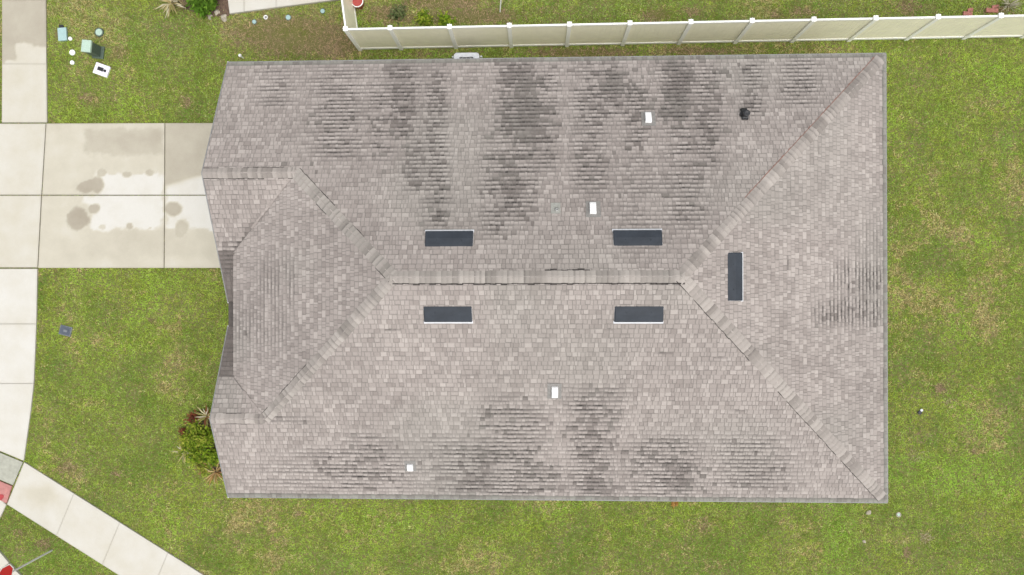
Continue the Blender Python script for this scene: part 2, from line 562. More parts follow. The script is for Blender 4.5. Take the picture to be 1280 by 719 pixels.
# woven valley: narrow shingle ends crossing the line between each gable and the front hip plane
for (x0, y0), (x1, y1), zf in (((XH, vgy), (XG, YG), zG), ((XH, vby), (XB, YB), zB)):
    n_ = int(math.hypot(x1 - x0, y1 - y0) / .09)
    for k in range(n_):
        a, b = k / n_, (k + 1) / n_
        if a < .30: continue
        w_ = .022 * random.uniform(.7, 1.3); sg = 1 if y1 > y0 else -1
        pa = (x0 + (x1 - x0) * a, y0 + (y1 - y0) * a); pb = (x0 + (x1 - x0) * b, y0 + (y1 - y0) * b)
        q4 = ccw([(pa[0] - w_, pa[1] + sg * w_), (pb[0] - w_, pb[1] + sg * w_), (pb[0] + w_, pb[1] - sg * w_), (pa[0] + w_, pa[1] - sg * w_)])
        rm.add([(p[0], p[1], max(zf(*p), zW(*p)) + .010) for p in q4], random.uniform(.2, .8), .05, .1, 0, [0, 0, 0, 0])
roof = rm.build('roof', M['shingle'], house)

# underlay (solid deck) so that the roof is a closed body
dk = MB()


def slab(poly, zf, th=.09, drop=.012):
    top = [dk.bm.verts.new((p[0], p[1], zf(*p) - drop)) for p in poly]
    bot = [dk.bm.verts.new((p[0], p[1], zf(*p) - drop - th)) for p in poly]
    dk.bm.faces.new(top); dk.bm.faces.new(bot[::-1])
    for i in range(len(poly)):
        j = (i + 1) % len(poly)
        dk.bm.faces.new((top[i], bot[i], bot[j], top[j]))


for p in polyN: slab(ccw(p), zN)
for p in polyS: slab(ccw(p), zS)
for p in polyE: slab(ccw(p), zE)
for p in polyW: slab(ccw(p), zW, .12)
for p in polyG: slab(ccw(p), zG)
for p in polyB: slab(ccw(p), zB)
dk.build('roof_deck', M['flash'], roof, off=HO)

# fascia / drip edge
fa = MB(); dr = MB()
fa.box(((XL + XR) / 2, YN - .012, ZE - .10), (XR - XL, .022, .18)); fa.box(((XL + XR) / 2, YS + .012, ZE - .10), (XR - XL, .022, .18))
fa.box((XR - .012, YR, ZE - .10), (.022, YN - YS - .05, .18))
dr.box(((XL + XR) / 2, YN + .014, ZE - .018), (XR - XL + .03, .026, .03)); dr.box(((XL + XR) / 2, YS - .014, ZE - .018), (XR - XL + .03, .026, .03))
dr.box((XR + .014, YR, ZE - .018), (.026, YN - YS - .01, .03))


def rake(y0, z0, y1, z1, mb, x, w, h, dz):
    L = math.hypot(y1 - y0, z1 - z0); a = math.atan2(z1 - z0, y1 - y0)
    T = Matrix.Translation((x, (y0 + y1) / 2, (z0 + z1) / 2 + dz)) @ Matrix.Rotation(a, 4, 'X')
    mb.box((0, 0, 0), (w, L, h), M=T)


for y0, z0, y1, z1 in ((YN, ZE, YG, ZG), (YGF, ZE, YG, ZG), (YS, ZE, YB, ZB), (YBF, ZE, YB, ZB)):
    rake(y0, z0, y1, z1, fa, XL - .012, .022, .2, -.10)
    rake(y0, z0, y1, z1, dr, XL - .016, .03, .026, -.004)
fa.box((XH + .03, (vgy + vby) / 2, zW(XH, 0) - .22), (.02, vgy - vby, .26))
fa.build('fascia', M['trim'], roof, off=HO)
dr.build('drip_edge', M['drip'], roof, off=HO)

# ridge and hip caps
cm = RoofMesh()


def caps(p0, p1, z0f, z1f, w=.165, step=.145, seed=1, tint=0.12, dirt=(0, 0), red=(0, 0), dw=1.0):
    """p0 low end -> p1 high end in plan; z0f / z1f the planes to the left / right of travel"""
    rnd = random.Random(seed)
    p0 = Vector(p0); p1 = Vector(p1); L = (p1 - p0).length; d = (p1 - p0).normalized(); nl = Vector((-d.y, d.x))
    n = int(L / step); tone = .5
    for k in range(n + 1):
        a = p0 + d * (k * step); b = p0 + d * min(L, (k + 1) * step + .03)
        if rnd.random() < .72: tone = rnd.choice((.10, .32, .58, .7, .8, .88, .95)) * rnd.uniform(.9, 1.1)
        rise = .009; tb = .003
        ww = w * rnd.uniform(.95, 1.05)
        lft = lambda p, h: (p.x + nl.x * ww, p.y + nl.y * ww, z0f(p.x + nl.x * ww, p.y + nl.y * ww) + h)
        rgt = lambda p, h: (p.x - nl.x * ww, p.y - nl.y * ww, z1f(p.x - nl.x * ww, p.y - nl.y * ww) + h)
        # crown is slightly rounded
        cl = lambda p, h: (p.x + nl.x * .03, p.y + nl.y * .03, z0f(p.x + nl.x * .03, p.y + nl.y * .03) + h + .004)
        cr = lambda p, h: (p.x - nl.x * .03, p.y - nl.y * .03, z1f(p.x - nl.x * .03, p.y - nl.y * .03) + h + .004)
        h0, h1 = rise + .004, tb + .006
        sh = rnd.random() < .25
        st = .12 * rnd.random(); lc = tint * rnd.uniform(.6, 1.1)
        for A, B in ((lft, cl), (cl, cr), (cr, rgt)):
            cm.add([A(a, h0), A(b, h1), B(b, h1), B(a, h0)][::-1], tone, st, .5 if sh else .2, lc, [0, .86, .86, 0][::-1])
            qa, qb = A(a, h0), B(a, h0)
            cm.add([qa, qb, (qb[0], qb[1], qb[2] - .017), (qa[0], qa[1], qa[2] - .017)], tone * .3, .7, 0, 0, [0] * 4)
        for side, F, on, rd, sg in ((0, lft, dirt[0], red[0], 1), (1, rgt, dirt[1], red[1], -1)):
            qa, qb = Vector(F(a, h0)), Vector(F(b, h1))
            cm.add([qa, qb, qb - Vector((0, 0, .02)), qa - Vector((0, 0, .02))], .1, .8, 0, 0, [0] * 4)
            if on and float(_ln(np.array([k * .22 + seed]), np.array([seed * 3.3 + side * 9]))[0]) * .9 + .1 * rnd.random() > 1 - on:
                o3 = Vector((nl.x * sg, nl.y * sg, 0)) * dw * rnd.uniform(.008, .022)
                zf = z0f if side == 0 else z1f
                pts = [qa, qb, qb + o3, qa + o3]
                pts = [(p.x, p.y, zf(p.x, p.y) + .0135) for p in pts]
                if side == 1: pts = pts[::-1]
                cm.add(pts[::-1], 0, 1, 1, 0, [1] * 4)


def env(*fs): return lambda x, y: min(f(x, y) for f in fs)


caps((XR - .17, YN - .17), (XRR, YR), zE, zN, .165, seed=11, dirt=(.1, .1))
caps((XR - .17, YS + .17), (XRR, YR), zS, zE, .165, seed=12, dirt=(.62, .1))
caps((XG, YG), (XM, YR), zN, zW, .17, seed=13, tint=.28, dirt=(.3, .25))
caps((XB, YB), (XM, YR), zW, zS, .17, seed=14, tint=.2, dirt=(.3, .25))
caps((XL, YG), (XG, YG), zN, zG, .15, seed=15, dirt=(.5, .75))
caps((XL, YB), (XB, YB), zB, zS, .15, seed=16, dirt=(.4, .6))
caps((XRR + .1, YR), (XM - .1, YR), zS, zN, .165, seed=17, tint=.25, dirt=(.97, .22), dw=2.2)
ridge = cm.build('ridge_cap', M['cap'], roof)

# rust-coloured underlay line along the north side of the north-east hip
rl = MB()
d = (Vector((XRR, YR)) - Vector((XR, YN))).normalized(); nrm = Vector((d.y, -d.x))
if nrm.y < 0: nrm = -nrm
for k in range(60):
    t0 = .35 + k * .105; t1 = t0 + random.uniform(.07, .105)
    t1 = t0 + .107; w0, w1 = .163, .163 + random.uniform(.012, .028)
    P = [Vector((XR, YN)) + d * t + nrm * w for t, w in ((t0, w0), (t1, w0), (t1, w1), (t0, w1))]
    rl.face([(p.x, p.y, zN(p.x, p.y) + .014) for p in P])
bmesh.ops.recalc_face_normals(rl.bm, faces=rl.bm.faces[:])
rl.build('hip_flashing', simple('rusty_flashing', (.24, .13, .10), .8, .25, 14), roof, off=HO)

# ---- vents on the roof (parts of the house)
def on_plane(px, py, zf):
    z = 4.
    for _ in range(30):
        p = at(px, py, z); z = zf(p.x, p.y)
    p.z = z
    return p


SL = math.atan(S)


def frame(p, down):
    """local frame: x along the eave, y up the slope, z off the roof; down = compass letter of the downslope side"""
    ang = {'S': 0, 'N': math.pi, 'E': math.pi / 2, 'W': -math.pi / 2}[down]
    return Matrix.Translation(Vector(p) - HO) @ Matrix.Rotation(ang, 4, 'Z') @ Matrix.Rotation(SL, 4, 'X')


def vent_mesh():
    mb = MB()
    # hood: flush at the head, open and raised at its lower edge
    w, l = .645, .43
    prof = [(-l / 2, .085), (-l / 2 + .012, .098), (0, .075), (l / 2 - .06, .03), (l / 2, .008)]
    tmp = bmesh.new(); rows = []
    for y, z in prof:
        rows.append([tmp.verts.new((x, y, z - (.012 if abs(x) > w - .01 else 0))) for x in (-w, -w + .02, -.004, .004, w - .02, w)])
    for a, b2 in zip(rows, rows[1:]):
        for i in range(5): tmp.faces.new((a[i], a[i + 1], b2[i + 1], b2[i]))
    for a, b2 in zip(rows, rows[1:]):
        for i in (0, 5):
            f0, f1 = a[i].co, b2[i].co
            q = [tmp.verts.new(f0), tmp.verts.new(f1), tmp.verts.new((f1.x, f1.y, .006)), tmp.verts.new((f0.x, f0.y, .006))]
            tmp.faces.new(q)
    # front lip
    q = [tmp.verts.new((-w, -l / 2, .085)), tmp.verts.new((w, -l / 2, .085)), tmp.verts.new((w, -l / 2 - .003, .03)), tmp.verts.new((-w, -l / 2 - .003, .03))]
    tmp.faces.new(q)
    bmesh.ops.recalc_face_normals(tmp, faces=tmp.faces[:])
    mb._merge(tmp)
    for x in (-.34, .33): mb.lathe([(0, .012), (.012, .010), (.014, 0)], 10, c=(x, .06, .062))
    return mb


v0 = None
for px, py, zf, down in ((561.5, 299.5, zN, 'N'), (797, 298.5, zN, 'N'), (560, 392, zS, 'S'), (798.5, 392, zS, 'S'), (917.5, 346, zE, 'E')):
    T = frame(on_plane(px, py, zf), down)
    if v0 is None:
        v0 = vent_mesh().build('roof_vent', M['black_metal'], house)
        fl = MB().box((0, -.25, .017), (1.335, .075, .022), bev=.004).box((.0, -.04, .008), (1.30, .40, .008))
        fl0 = fl.build('vent_flange', M['pale_metal'], v0)
        v0.matrix_local = T
    else:
        c = v0.copy(); COL.objects.link(c); c.matrix_local = T
        g = fl0.copy(); COL.objects.link(g); g.parent = c


def hood_mesh(h=1.0):
    mb = MB()
    # white plastic exhaust hood: boxy, rounded top falling toward the opening downslope
    w = .088; l = .175 * h
    tmp = bmesh.new(); rows = []
    prof = [(l, .01), (l * .98, .07), (l * .8, .105), (l * .2, .115), (-l * .6, .10), (-l * .95, .075), (-l, .05)]
    for y, z in prof:
        rows.append([tmp.verts.new((x * w, y, z if abs(x) < .95 else z - .012)) for x in (-1, -.85, 0, .85, 1)])
    for a, b2 in zip(rows, rows[1:]):
        for i in range(4): tmp.faces.new((a[i], a[i + 1], b2[i + 1], b2[i]))
    for i in (0, 4):
        for a, b2 in zip(rows, rows[1:]):
            f0, f1 = a[i].co, b2[i].co
            tmp.faces.new([tmp.verts.new(f0), tmp.verts.new(f1), tmp.verts.new((f1.x, f1.y, 0)), tmp.verts.new((f0.x, f0.y, 0))])
    bmesh.ops.recalc_face_normals(tmp, faces=tmp.faces[:])
    mb._merge(tmp)
    return mb


h0 = None
for px, py, zf, down, lab in ((810, 148, zN, 'N', 0), (741, 261, zN, 'N', 0), (693.5, 489.5, zS, 'S', 0), (513, 583.5, zS, 'S', 1)):
    T = frame(on_plane(px, py, zf), down)
    if lab:
        o = hood_mesh(.66).build('vent_hood', M['white_plastic'], house); o.matrix_local = T
        fb = MB().box((.0, .03, .012), (.34, .38, .006)).build('flashing', M['flash'], o)
        continue
    if h0 is None:
        h0 = hood_mesh().build('vent_hood', M['white_plastic'], house); h0.matrix_local = T
        hf0 = MB().box((-.01, .02, .012), (.40, .50, .006)).build('flashing', M['flash'], h0)
    else:
        c = h0.copy(); COL.objects.link(c); c.matrix_local = T
        g = hf0.copy(); COL.objects.link(g); g.parent = c

# black plumbing stack with rubber boot, small open pipe
p = on_plane(930, 143.5, zN); T = frame(p, 'N')
ax = Matrix.Rotation(-SL, 4, 'X')
bm_ = hood_mesh(1.08)
bm_.lathe([(.085, -.02), (.085, .20), (.095, .20), (.095, .27), (.06, .29), (0, .28)], 18, c=(0, .02, 0), M=ax)
bm_.box((.10, .03, .05), (.06, .10, .09), bev=.012)
bp_ = bm_.build('vent_pipe', M['black_rubber'], house); bp_.matrix_local = T
MB().box((0, 0, .012), (.24, .30, .008)).lathe([(.12, .012), (.10, .05), (.09, .06)], 18).build('flashing', M['flash'], bp_)
p = on_plane(696, 262.5, zN); T = frame(p, 'N')
bm_ = MB(); bm_.lathe([(.036, -.02), (.036, .12), (.026, .12), (.026, .02), (0, .02)], 16, M=ax)
sp_ = bm_.build('vent_pipe', M['steel'], house); sp_.matrix_local = T
MB().box((.03, -.05, .012), (.26, .34, .006)).lathe([(.075, .012), (.05, .05), (.036, .06)], 18).build('flashing', simple('weathered_flashing', (.30, .30, .27), .8, .15, 20), sp_)

# walls, openings
wl = MB()
WX0, WX1, WY0, WY1 = XL + .42, XR - .45, YS + .45, YN - .45
T_ = .2
wl.box(((WX0 + WX1) / 2, WY1 - T_ / 2, 1.3), (WX1 - WX0, T_, 2.6)); wl.box(((WX0 + WX1) / 2, WY0 + T_ / 2, 1.3), (WX1 - WX0, T_, 2.6))
wl.box((WX1 - T_ / 2, YR, 1.3), (T_, WY1 - WY0 - 2 * T_, 2.6)); wl.box((WX0 + T_ / 2, YR, 1.3), (T_, WY1 - WY0 - 2 * T_, 2.6))
for yc, zc, ya, yb in ((YG, ZG, YGF + .3, YN - .45), (YB, ZB, YS + .45, YBF - .3)):
    tmp = bmesh.new()
    for x in (WX0, WX0 + T_):
        tmp.verts.new((x, ya, 2.601)); tmp.verts.new((x, yb, 2.601)); tmp.verts.new((x, yb, ZE - .12 + S * min(yb - (YGF if yc == YG else YS), (YN if yc == YG else YBF) - yb)))
        tmp.verts.new((x, yc, zc - .13)); tmp.verts.new((x, ya, ZE - .12 + S * min(ya - (YGF if yc == YG else YS), (YN if yc == YG else YBF) - ya)))
    tmp.verts.ensure_lookup_table(); v = tmp.verts
    tmp.faces.new(v[0:5]); tmp.faces.new(v[5:10][::-1])
    for i in range(5): tmp.faces.new((v[i], v[(i + 1) % 5], v[5 + (i + 1) % 5], v[5 + i]))
    bmesh.ops.recalc_face_normals(tmp, faces=tmp.faces[:])
    wl._merge(tmp)
wl.build('wall', M['stucco'], house, off=HO)
so = MB()
so.box(((XL + XR) / 2, (YN + WY1) / 2 - .02, ZE - .17), (XR - XL - .06, YN - WY1 - .06, .02)); so.box(((XL + XR) / 2, (YS + WY0) / 2 + .02, ZE - .17), (XR - XL - .06, WY0 - YS - .06, .02))
so.box(((XR + WX1) / 2 - .02, YR, ZE - .17), (XR - WX1 - .06, WY1 - WY0 - .03, .02))
so.build('soffit', M['trim'], house, off=HO)
gd = MB()
for k in range(4):
    gd.box((WX0 - .03, 3.0, .30 + k * .54), (.05, 4.9, .53), bev=.01)
    for j in range(8): gd.box((WX0 - .058, 3.0 - 2.14 + j * .612, .30 + k * .54), (.012, .46, .34), bev=.004)
gdo = gd.build('garage_door', M['garage'], house, off=HO)
MB().box((WX0 - .08, 3.0, .42), (.03, .16, .03), bev=.006).build('handle', M['steel'], gdo, off=HO)
fd = MB().box((WX0 - .02, -.75, 1.05), (.05, .95, 2.05), bev=.008).box((WX0 - .05, -.75, 1.5), (.02, .6, .8), bev=.006).box((WX0 - .05, -.75, .5), (.02, .6, .6), bev=.006).build('front_door', M['doorp'], house, off=HO)
MB().box((WX0 - .075, -.36, 1.02), (.04, .05, .14), bev=.008).build('handle', M['steel'], fd, off=HO)
for (cx, cy, w, axis) in ((WX0 - .01, -3.9, 1.6, 'x'), (WX1 + .01, 2.8, 1.7, 'x'), (WX1 + .01, -3.4, 1.7, 'x'), (-4.5, WY0 - .01, 1.1, 'y'), (3.0, WY0 - .01, 1.1, 'y'), (5.0, WY1 + .01, 1.1, 'y')):
    sx, sy = (.04, w) if axis == 'x' else (w, .04)
    win = MB().box((cx, cy, 1.55), (sx * .5 if axis == 'x' else sx, sy if axis == 'x' else sy * .5, 1.3)).build('window', M['glass'], house, off=HO)
    fr = MB()
    for dz in (-.68, 0, .68): fr.box((cx, cy, 1.55 + dz), (.06 if axis == 'x' else w + .1, w + .1 if axis == 'x' else .06, .06))
    for s_ in (-1, 1):
        fr.box((cx + (0 if axis == 'x' else s_ * (w / 2 + .022)), cy + (s_ * (w / 2 + .022) if axis == 'x' else 0), 1.55), (.056 if axis == 'x' else .05, .05 if axis == 'x' else .056, 1.30))
    fr.build('frame', M['trim'], win, off=HO)

# ------------------------------------------------------------------ GROUND, CONCRETE
g = MB(); g.box((0, 0, -.25), (900, 900, .5))
tag(g.build('ground', M['soil']), kind='structure')

SLABS = []      # plan polygons without grass


def gridded_slab(name, polys, z, dampf, th=.12, cell=.05, gap=0.0):
    """concrete panels laid to outline; panels finely gridded so water marks can follow the surface"""
    V = []; F = []; D = []; E_ = []
    for poly in polys:
        poly = ccw([(p[0], p[1]) for p in poly]); SLABS.append(poly)
        xs = [p[0] for p in poly]; ys = [p[1] for p in poly]
        i0, i1 = int(min(xs) // cell), int(max(xs) // cell) + 1
        j0, j1 = int(min(ys) // cell), int(max(ys) // cell) + 1
        for i in range(i0, i1):
            for j in range(j0, j1):
                c = clip_convex([(i * cell, j * cell), ((i + 1) * cell, j * cell), ((i + 1) * cell, (j + 1) * cell), (i * cell, (j + 1) * cell)], poly)
                if len(c) < 3: continue
                n = len(V); V.extend([(p[0], p[1], z) for p in c]); F.append(list(range(n, n + len(c))))
                for p in c:
                    dmin = 9
                    for k in range(len(poly)):
                        a = poly[k]; b = poly[(k + 1) % len(poly)]
                        ex, ey = b[0] - a[0], b[1] - a[1]; L = math.hypot(ex, ey)
                        dmin = min(dmin, abs(ex * (p[1] - a[1]) - ey * (p[0] - a[0])) / max(L, 1e-6))
                    E_.append(max(0, 1 - dmin / .03))
        n = len(V)
        for k in range(len(poly)):
            a = poly[k]; b = poly[(k + 1) % len(poly)]
            m_ = len(V); V.extend([(a[0], a[1], z), (a[0], a[1], z - th), (b[0], b[1], z - th), (b[0], b[1], z)]); F.append([m_, m_ + 1, m_ + 2, m_ + 3]); E_.extend([1, 1, 1, 1])
    A = np.array(V); px, py = pxs(A)
    D = dampf(px, py, A[:, 0], A[:, 1])
    me = bpy.data.meshes.new(name); me.from_pydata(V, [], F)
    for nm, ar in (('damp', D), ('edge', np.array(E_))):
        a = me.attributes.new(nm, 'FLOAT', 'POINT'); a.data.foreach_set('value', ar.astype(np.float32))
    return link_mesh(name, me, M['concrete'])


_dn = Noise(21)


def ell(px, py, cx, cy, rx, ry, soft=.25, rot=0):
    c, s = math.cos(R(rot)), math.sin(R(rot))
    dx, dy = px - cx, py - cy
    u = (dx * c + dy * s) / rx; v = (-dx * s + dy * c) / ry
    r = np.sqrt(u * u + v * v) + .30 * (_dn(px * .13, py * .13) - .5) + .16 * (_dn(px * .5 + 3, py * .5) - .5)
    return 1 - sstep(1 - soft, 1 + soft, r)


def rect(px, py, x0, x1, y0, y1, s=3):
    w = 7 * (_dn(px * .09 + 5, py * .09) - .5) + 3.5 * (_dn(px * .4, py * .4 + 9) - .5)
    return sstep(x0 - s, x0 + s, px + w) * (1 - sstep(x1 - s, x1 + s, px + w)) * sstep(y0 - s, y0 + s, py + w) * (1 - sstep(y1 - s, y1 + s, py + w))


def damp_drive(px, py, X, Y):
    d = .36 + .12 * (fbm(_dn, X * .8, Y * .8) - .5)
    d = d + .10 * rect(px, py, 108, 290, 288, 322, 6)
    d = np.maximum(d, .66 * rect(px, py, 105, 207, 160, 196, 6) * (.75 + .35 * _dn(px * .05, py * .08)))
    d = np.maximum(d, .60 * ell(px, py, 150, 178, 52, 20, .3))
    up = 1 - sstep(-5, 5, py - (234 - .30 * (px - 208)))
    d = np.maximum(d, np.where(px > 206, .66 * up * (1 - .0 * px), 0))
    white = np.maximum(rect(px, py, 120, 203, 217, 287, 2.5), rect(px, py, 105, 150, 246, 257, 3))
    white = np.maximum(white, rect(px, py, 113, 203, 250, 287, 2.5))
    white = np.maximum(white, rect(px, py, 208.5, 300, 221, 287, 2) * (1 - up))
    d = d * (1 - white) + .02 * white
    for cx, cy, rx, ry, rot, k in ((110, 233, 17, 8, -15, .82), (122, 232, 8, 11, 0, .8), (127, 216, 6, 5, -30, .62), (98, 273, 14, 17, 10, .85), (117, 261, 8, 6, -10, .78),
                                   (159, 218, 6, 4, 0, .72), (187, 216, 5, 4, 0, .66), (175, 216, 5, 2, 0, .4), (162, 283, 4, 5, 0, .7), (188, 285, 1.6, 1.6, 0, .6), (128, 284, 4, 3, 0, .4),
                                   (216, 261, 11, 9, 0, .74), (227, 286, 8, 13, 20, .62), (140, 216, 5, 3, 0, .4)):
        d = np.maximum(d, k * ell(px, py, cx, cy, rx, ry, .22, rot))
    return d


def damp_walk(px, py, X, Y):
    d = .24 + .2 * (fbm(_dn, X * .9, Y * .9) - .5)
    tan_ = rect(px, py, -40, 64, -60, 79, 2) * (1 - rect(px, py, 21, 70, 57, 90, 3))
    d = np.maximum(d, .70 * tan_)
    d = d * (1 - .6 * (py > 337))
    d = np.where((py > 566) & (px < 29) & (py < 612), np.where(py + (px * -.45) > 565, d, d), d)
    return d


ZC = .055
P = lambda x, y: at(x, y, ZC)
# driveway: four panels, 8 mm control joints, the last ones run on under the roof edge to the garage
gj = .35
dv = [[P(58, 154.5), P(205.6, 154), P(205.2, 243.6), P(52.8, 243.6)], [P(206.6, 154), P(300, 154), P(300, 243.6), P(206.2, 243.6)],
      [P(52.6, 244.6), P(205.2, 244.6), P(204.6, 335), P(47.8, 335)], [P(206.2, 244.6), P(300, 244.6), P(300, 335), P(205.6, 335)]]
tag(gridded_slab('driveway', dv, ZC, damp_drive), kind='structure')
# public sidewalk: panels
sw = [[P(3, -70), P(57, -70), P(57, 0), P(2.6, 0)], [P(2.5, .1), P(57.1, .1), P(57.8, 80), P(2.5, 80)], [P(2.6, 80.1), P(57.9, 80.1), P(58.6, 153.2), P(2.2, 153.2)],
      [P(-2, 154.6), P(57.0, 154.6), P(51.6, 243.6), P(-6, 243.6)], [P(-6, 244.6), P(51.4, 244.6), P(46.6, 334.4), P(-9, 334.4)],
      [P(-9, 336), P(46.6, 336), P(45.2, 404.9), P(-11, 404.9)], [P(-11, 405.2), P(45.2, 405.2), P(42, 479.3), P(-14, 479.3)], [P(-14, 479.6), P(42, 479.6), P(38, 515), P(29.4, 576), P(-14, 558)]]
tag(gridded_slab('sidewalk', sw, ZC, damp_walk), kind='structure')


def damp_ramp(px, py, X, Y): return .85 + .5 * (fbm(_dn, X * 3, Y * 3) - .5)


rp = [[P(-14, 560.5), P(28.2, 578), P(15.8, 606.6), P(-14, 594)]]
o = gridded_slab('curb_ramp', rp, ZC - .006, damp_ramp)
grm, nt_, b_ = newmat('grey_green_concrete')
grm = simple('grey_green_concrete', (.36, .36, .30), .9, .12, 9, bump=.3)
o.data.materials[0] = grm
tag(o, kind='structure')


def damp_path(px, py, X, Y): return .17 + .22 * (fbm(_dn, X * 1.1, Y * 1.1, 4) - .5) + .25 * ell(px, py, 50, 620, 22, 13, .7)


def lerp(a, b, t): return a + (b - a) * t


A0, A1 = P(30.2, 578), P(8.6, 630.5)              # head of the diagonal path
pd = (P(262, 724) - A0).normalized(); PX = .0276
ts = [0, 76, 146, 219, 292, 366, 440]
dp_ = []
for t0, t1 in zip(ts, ts[1:]):
    dp_.append([A0 + pd * (t0 * PX + .002), A0 + pd * (t1 * PX - .002), A1 + pd * (t1 * PX - .002), A1 + pd * (t0 * PX + .002)])
tag(gridded_slab('footpath', dp_, ZC, damp_path), kind='structure')
# landing below the tactile pad, kerb and road at the corner
lp = [[P(-14, 620), P(0, 624.2), P(7.6, 631), P(0, 647), P(-14, 668)]]
tag(gridded_slab('ramp_landing', lp, ZC - .004, damp_path), kind='structure')
kc = [[P(-40, 625), P(-14.6, 668), P(-.3, 689), P(-22, 706), P(-60, 640)], [P(0, 689.5), P(12, 703.5), P(-8, 719), P(-21.7, 706.4)], [P(12.3, 704), P(27, 719.5), P(60, 752), P(40, 775), P(-7.6, 719.4)]]
tag(gridded_slab('kerb', kc, ZC + .03, damp_path), kind='structure')
rd = MB(); q = [at(*p) for p in ((-40, 640), (-22, 706), (-8, 720), (40, 776), (120, 850), (120, 1400), (-900, 1400), (-900, -600), (-120, -600), (-80, 300))]
rd.prism([(p.x, p.y) for p in q], -.2, .006)
tag(rd.build('road', M['asphalt']), kind='structure')

# tactile pad with domes
cpts = [P(-13, 596), P(15, 607.8), P(8.2, 629.2), P(-13, 618.6)]
cen = sum((Vector(p) for p in cpts), Vector()) / 4
tp = empty('tactile_pad', (cen.x, cen.y, ZC), 'red tactile paving pad on the kerb ramp at the left edge', 'tactile paving')
mb = MB().prism([(p.x - cen.x, p.y - cen.y) for p in cpts], -.05, .012, bev=.003)
for i in range(11):
    for j in range(9):
        a = lerp(cpts[0], cpts[1], (i + .5) / 11); b = lerp(cpts[3], cpts[2], (i + .5) / 11); p = lerp(a, b, (j + .5) / 9)
        mb.lathe([(.013, -.006), (.013, .0), (.009, .006), (0, .006)], 8, c=(p.x - cen.x, p.y - cen.y, .0125))
mb.build('pad', M['tactile'], tp)
mb = MB(); c = P(1.5, 621.5)
mb.face([(c.x - cen.x + (.09 + .035 * math.sin(3 * a * .35) + .02 * math.cos(5 * a * .35)) * math.cos(a * .35), c.y - cen.y + (.14 + .04 * math.cos(2 * a * .35)) * math.sin(a * .35), .0195) for a in range(18)])
mb.build('paint_spill', simple('faded_red_paint', (.36, .045, .05), .7), tp)

# neighbour's concrete walk at the top
nb = [[at(p[0], p[1], .10) for p in ((277, -60), (287, 17), (305, 14.6), (305, -60))], [at(p[0], p[1], .10) for p in ((305.2, -60), (305.2, 14.5), (345, 9.3), (345, -60))], [at(p[0], p[1], .10) for p in ((345.2, -60), (345.2, 9.2), (426, -1.2), (470, -60))]]
NB_POLY = [(p.x, p.y) for p in (at(276, -60), at(286.6, 18.5), at(427, 0), at(470, -60))]
tag(gridded_slab('neighbour_walk', nb, .10, lambda px, py, X, Y: .10 + .2 * (fbm(_dn, X, Y) - .5), th=.3), kind='structure')
SLABS.append(ccw(NB_POLY))

# ------------------------------------------------------------------ FENCE
FZ = 1.85
post_pts = [Vector((at(450.5, 62.5).x, 8.40, 0))] + [Vector((-8.4676 + 1.9137 * i, 8.3911 + .0093 * i, 0)) for i in range(2, 14)]
fence = empty('fence', post_pts[0], 'tall cream vinyl privacy fence with white capped posts behind the house', 'fence')
FO = post_pts[0].copy()


def fence_panel(a, b):
    d = (b - a); L = d.length; ang = math.atan2(d.y, d.x); mid = (a + b) / 2
    T = Matrix.Translation(mid - FO) @ Matrix.Rotation(ang, 4, 'Z')
    mb = MB(); w = L - .13; n = max(1, round(w / .165)); bw = w / n
    mb.box((0, .0, FZ / 2), (w, .016, FZ - .1), M=T)
    for k in range(n):
        mb.box((-w / 2 + (k + .5) * bw, 0, FZ / 2 + .01), (bw - .006, .026, FZ - .16), M=T)
    o = mb.build('fence_panel', M['vinyl'], fence)
    rl = MB().box((0, 0, FZ - .045), (w, .055, .09), M=T, bev=.006).build('top_rail', M['vinyl_white'], o)
    rl = MB().box((0, 0, .11), (w, .055, .13), M=T, bev=.006).build('bottom_rail', M['vinyl_white'], o)


def fence_post(p, proto=[None, None]):
    if proto[0] is None:
        po = MB().box((0, 0, FZ / 2), (.127, .127, FZ + .02), bev=.006).build('post', M['vinyl_white'], fence)
        cp = MB().box((0, 0, FZ + .028), (.15, .15, .03), bev=.006).lathe([(.095, FZ + .043), (.0, FZ + .085)], 4).build('post_cap', M['vinyl_white'], po)
        for v in cp.data.vertices: pass
        proto[0], proto[1] = po, cp
    else:
        po = proto[0].copy(); COL.objects.link(po)
        cp = proto[1].copy(); COL.objects.link(cp); cp.parent = po
    po.location = p - FO


for a, b in zip(post_pts, post_pts[1:]): fence_panel(a, b)
for p in post_pts: fence_post(p)
r1 = at(446.6, 33, 0); rd_ = (r1 - post_pts[0]); rd_.z = 0; rd_.normalize()
prev = post_pts[0]
for k in range(2):
    nxt = post_pts[0] + rd_ * 1.85 * (k + 1)
    fence_panel(prev, nxt); fence_post(nxt); prev = nxt

# ------------------------------------------------------------------ AIR CONDITIONER
pN = at(583, 65.8, .84)
ac = empty('air_conditioner', (pN.x, pN.y - .42, 0), 'light grey air conditioner condenser half hidden under the roof edge by the fence', 'air conditioner')
MB().box((0, 0, .05), (.98, .98, .1), bev=.01).build('pad', M['concrete'], ac)
ca = MB()
tmp = bmesh.new()


def rounded(w, r, n=6):
    out = []
    for cx, cy, a0 in ((w - r, w - r, 0), (-w + r, w - r, 90), (-w + r, -w + r, 180), (w - r, -w + r, 270)):
        for k in range(n + 1):
            a = R(a0 + 90 * k / n); out.append((cx + r * math.cos(a), cy + r * math.sin(a)))
    return out


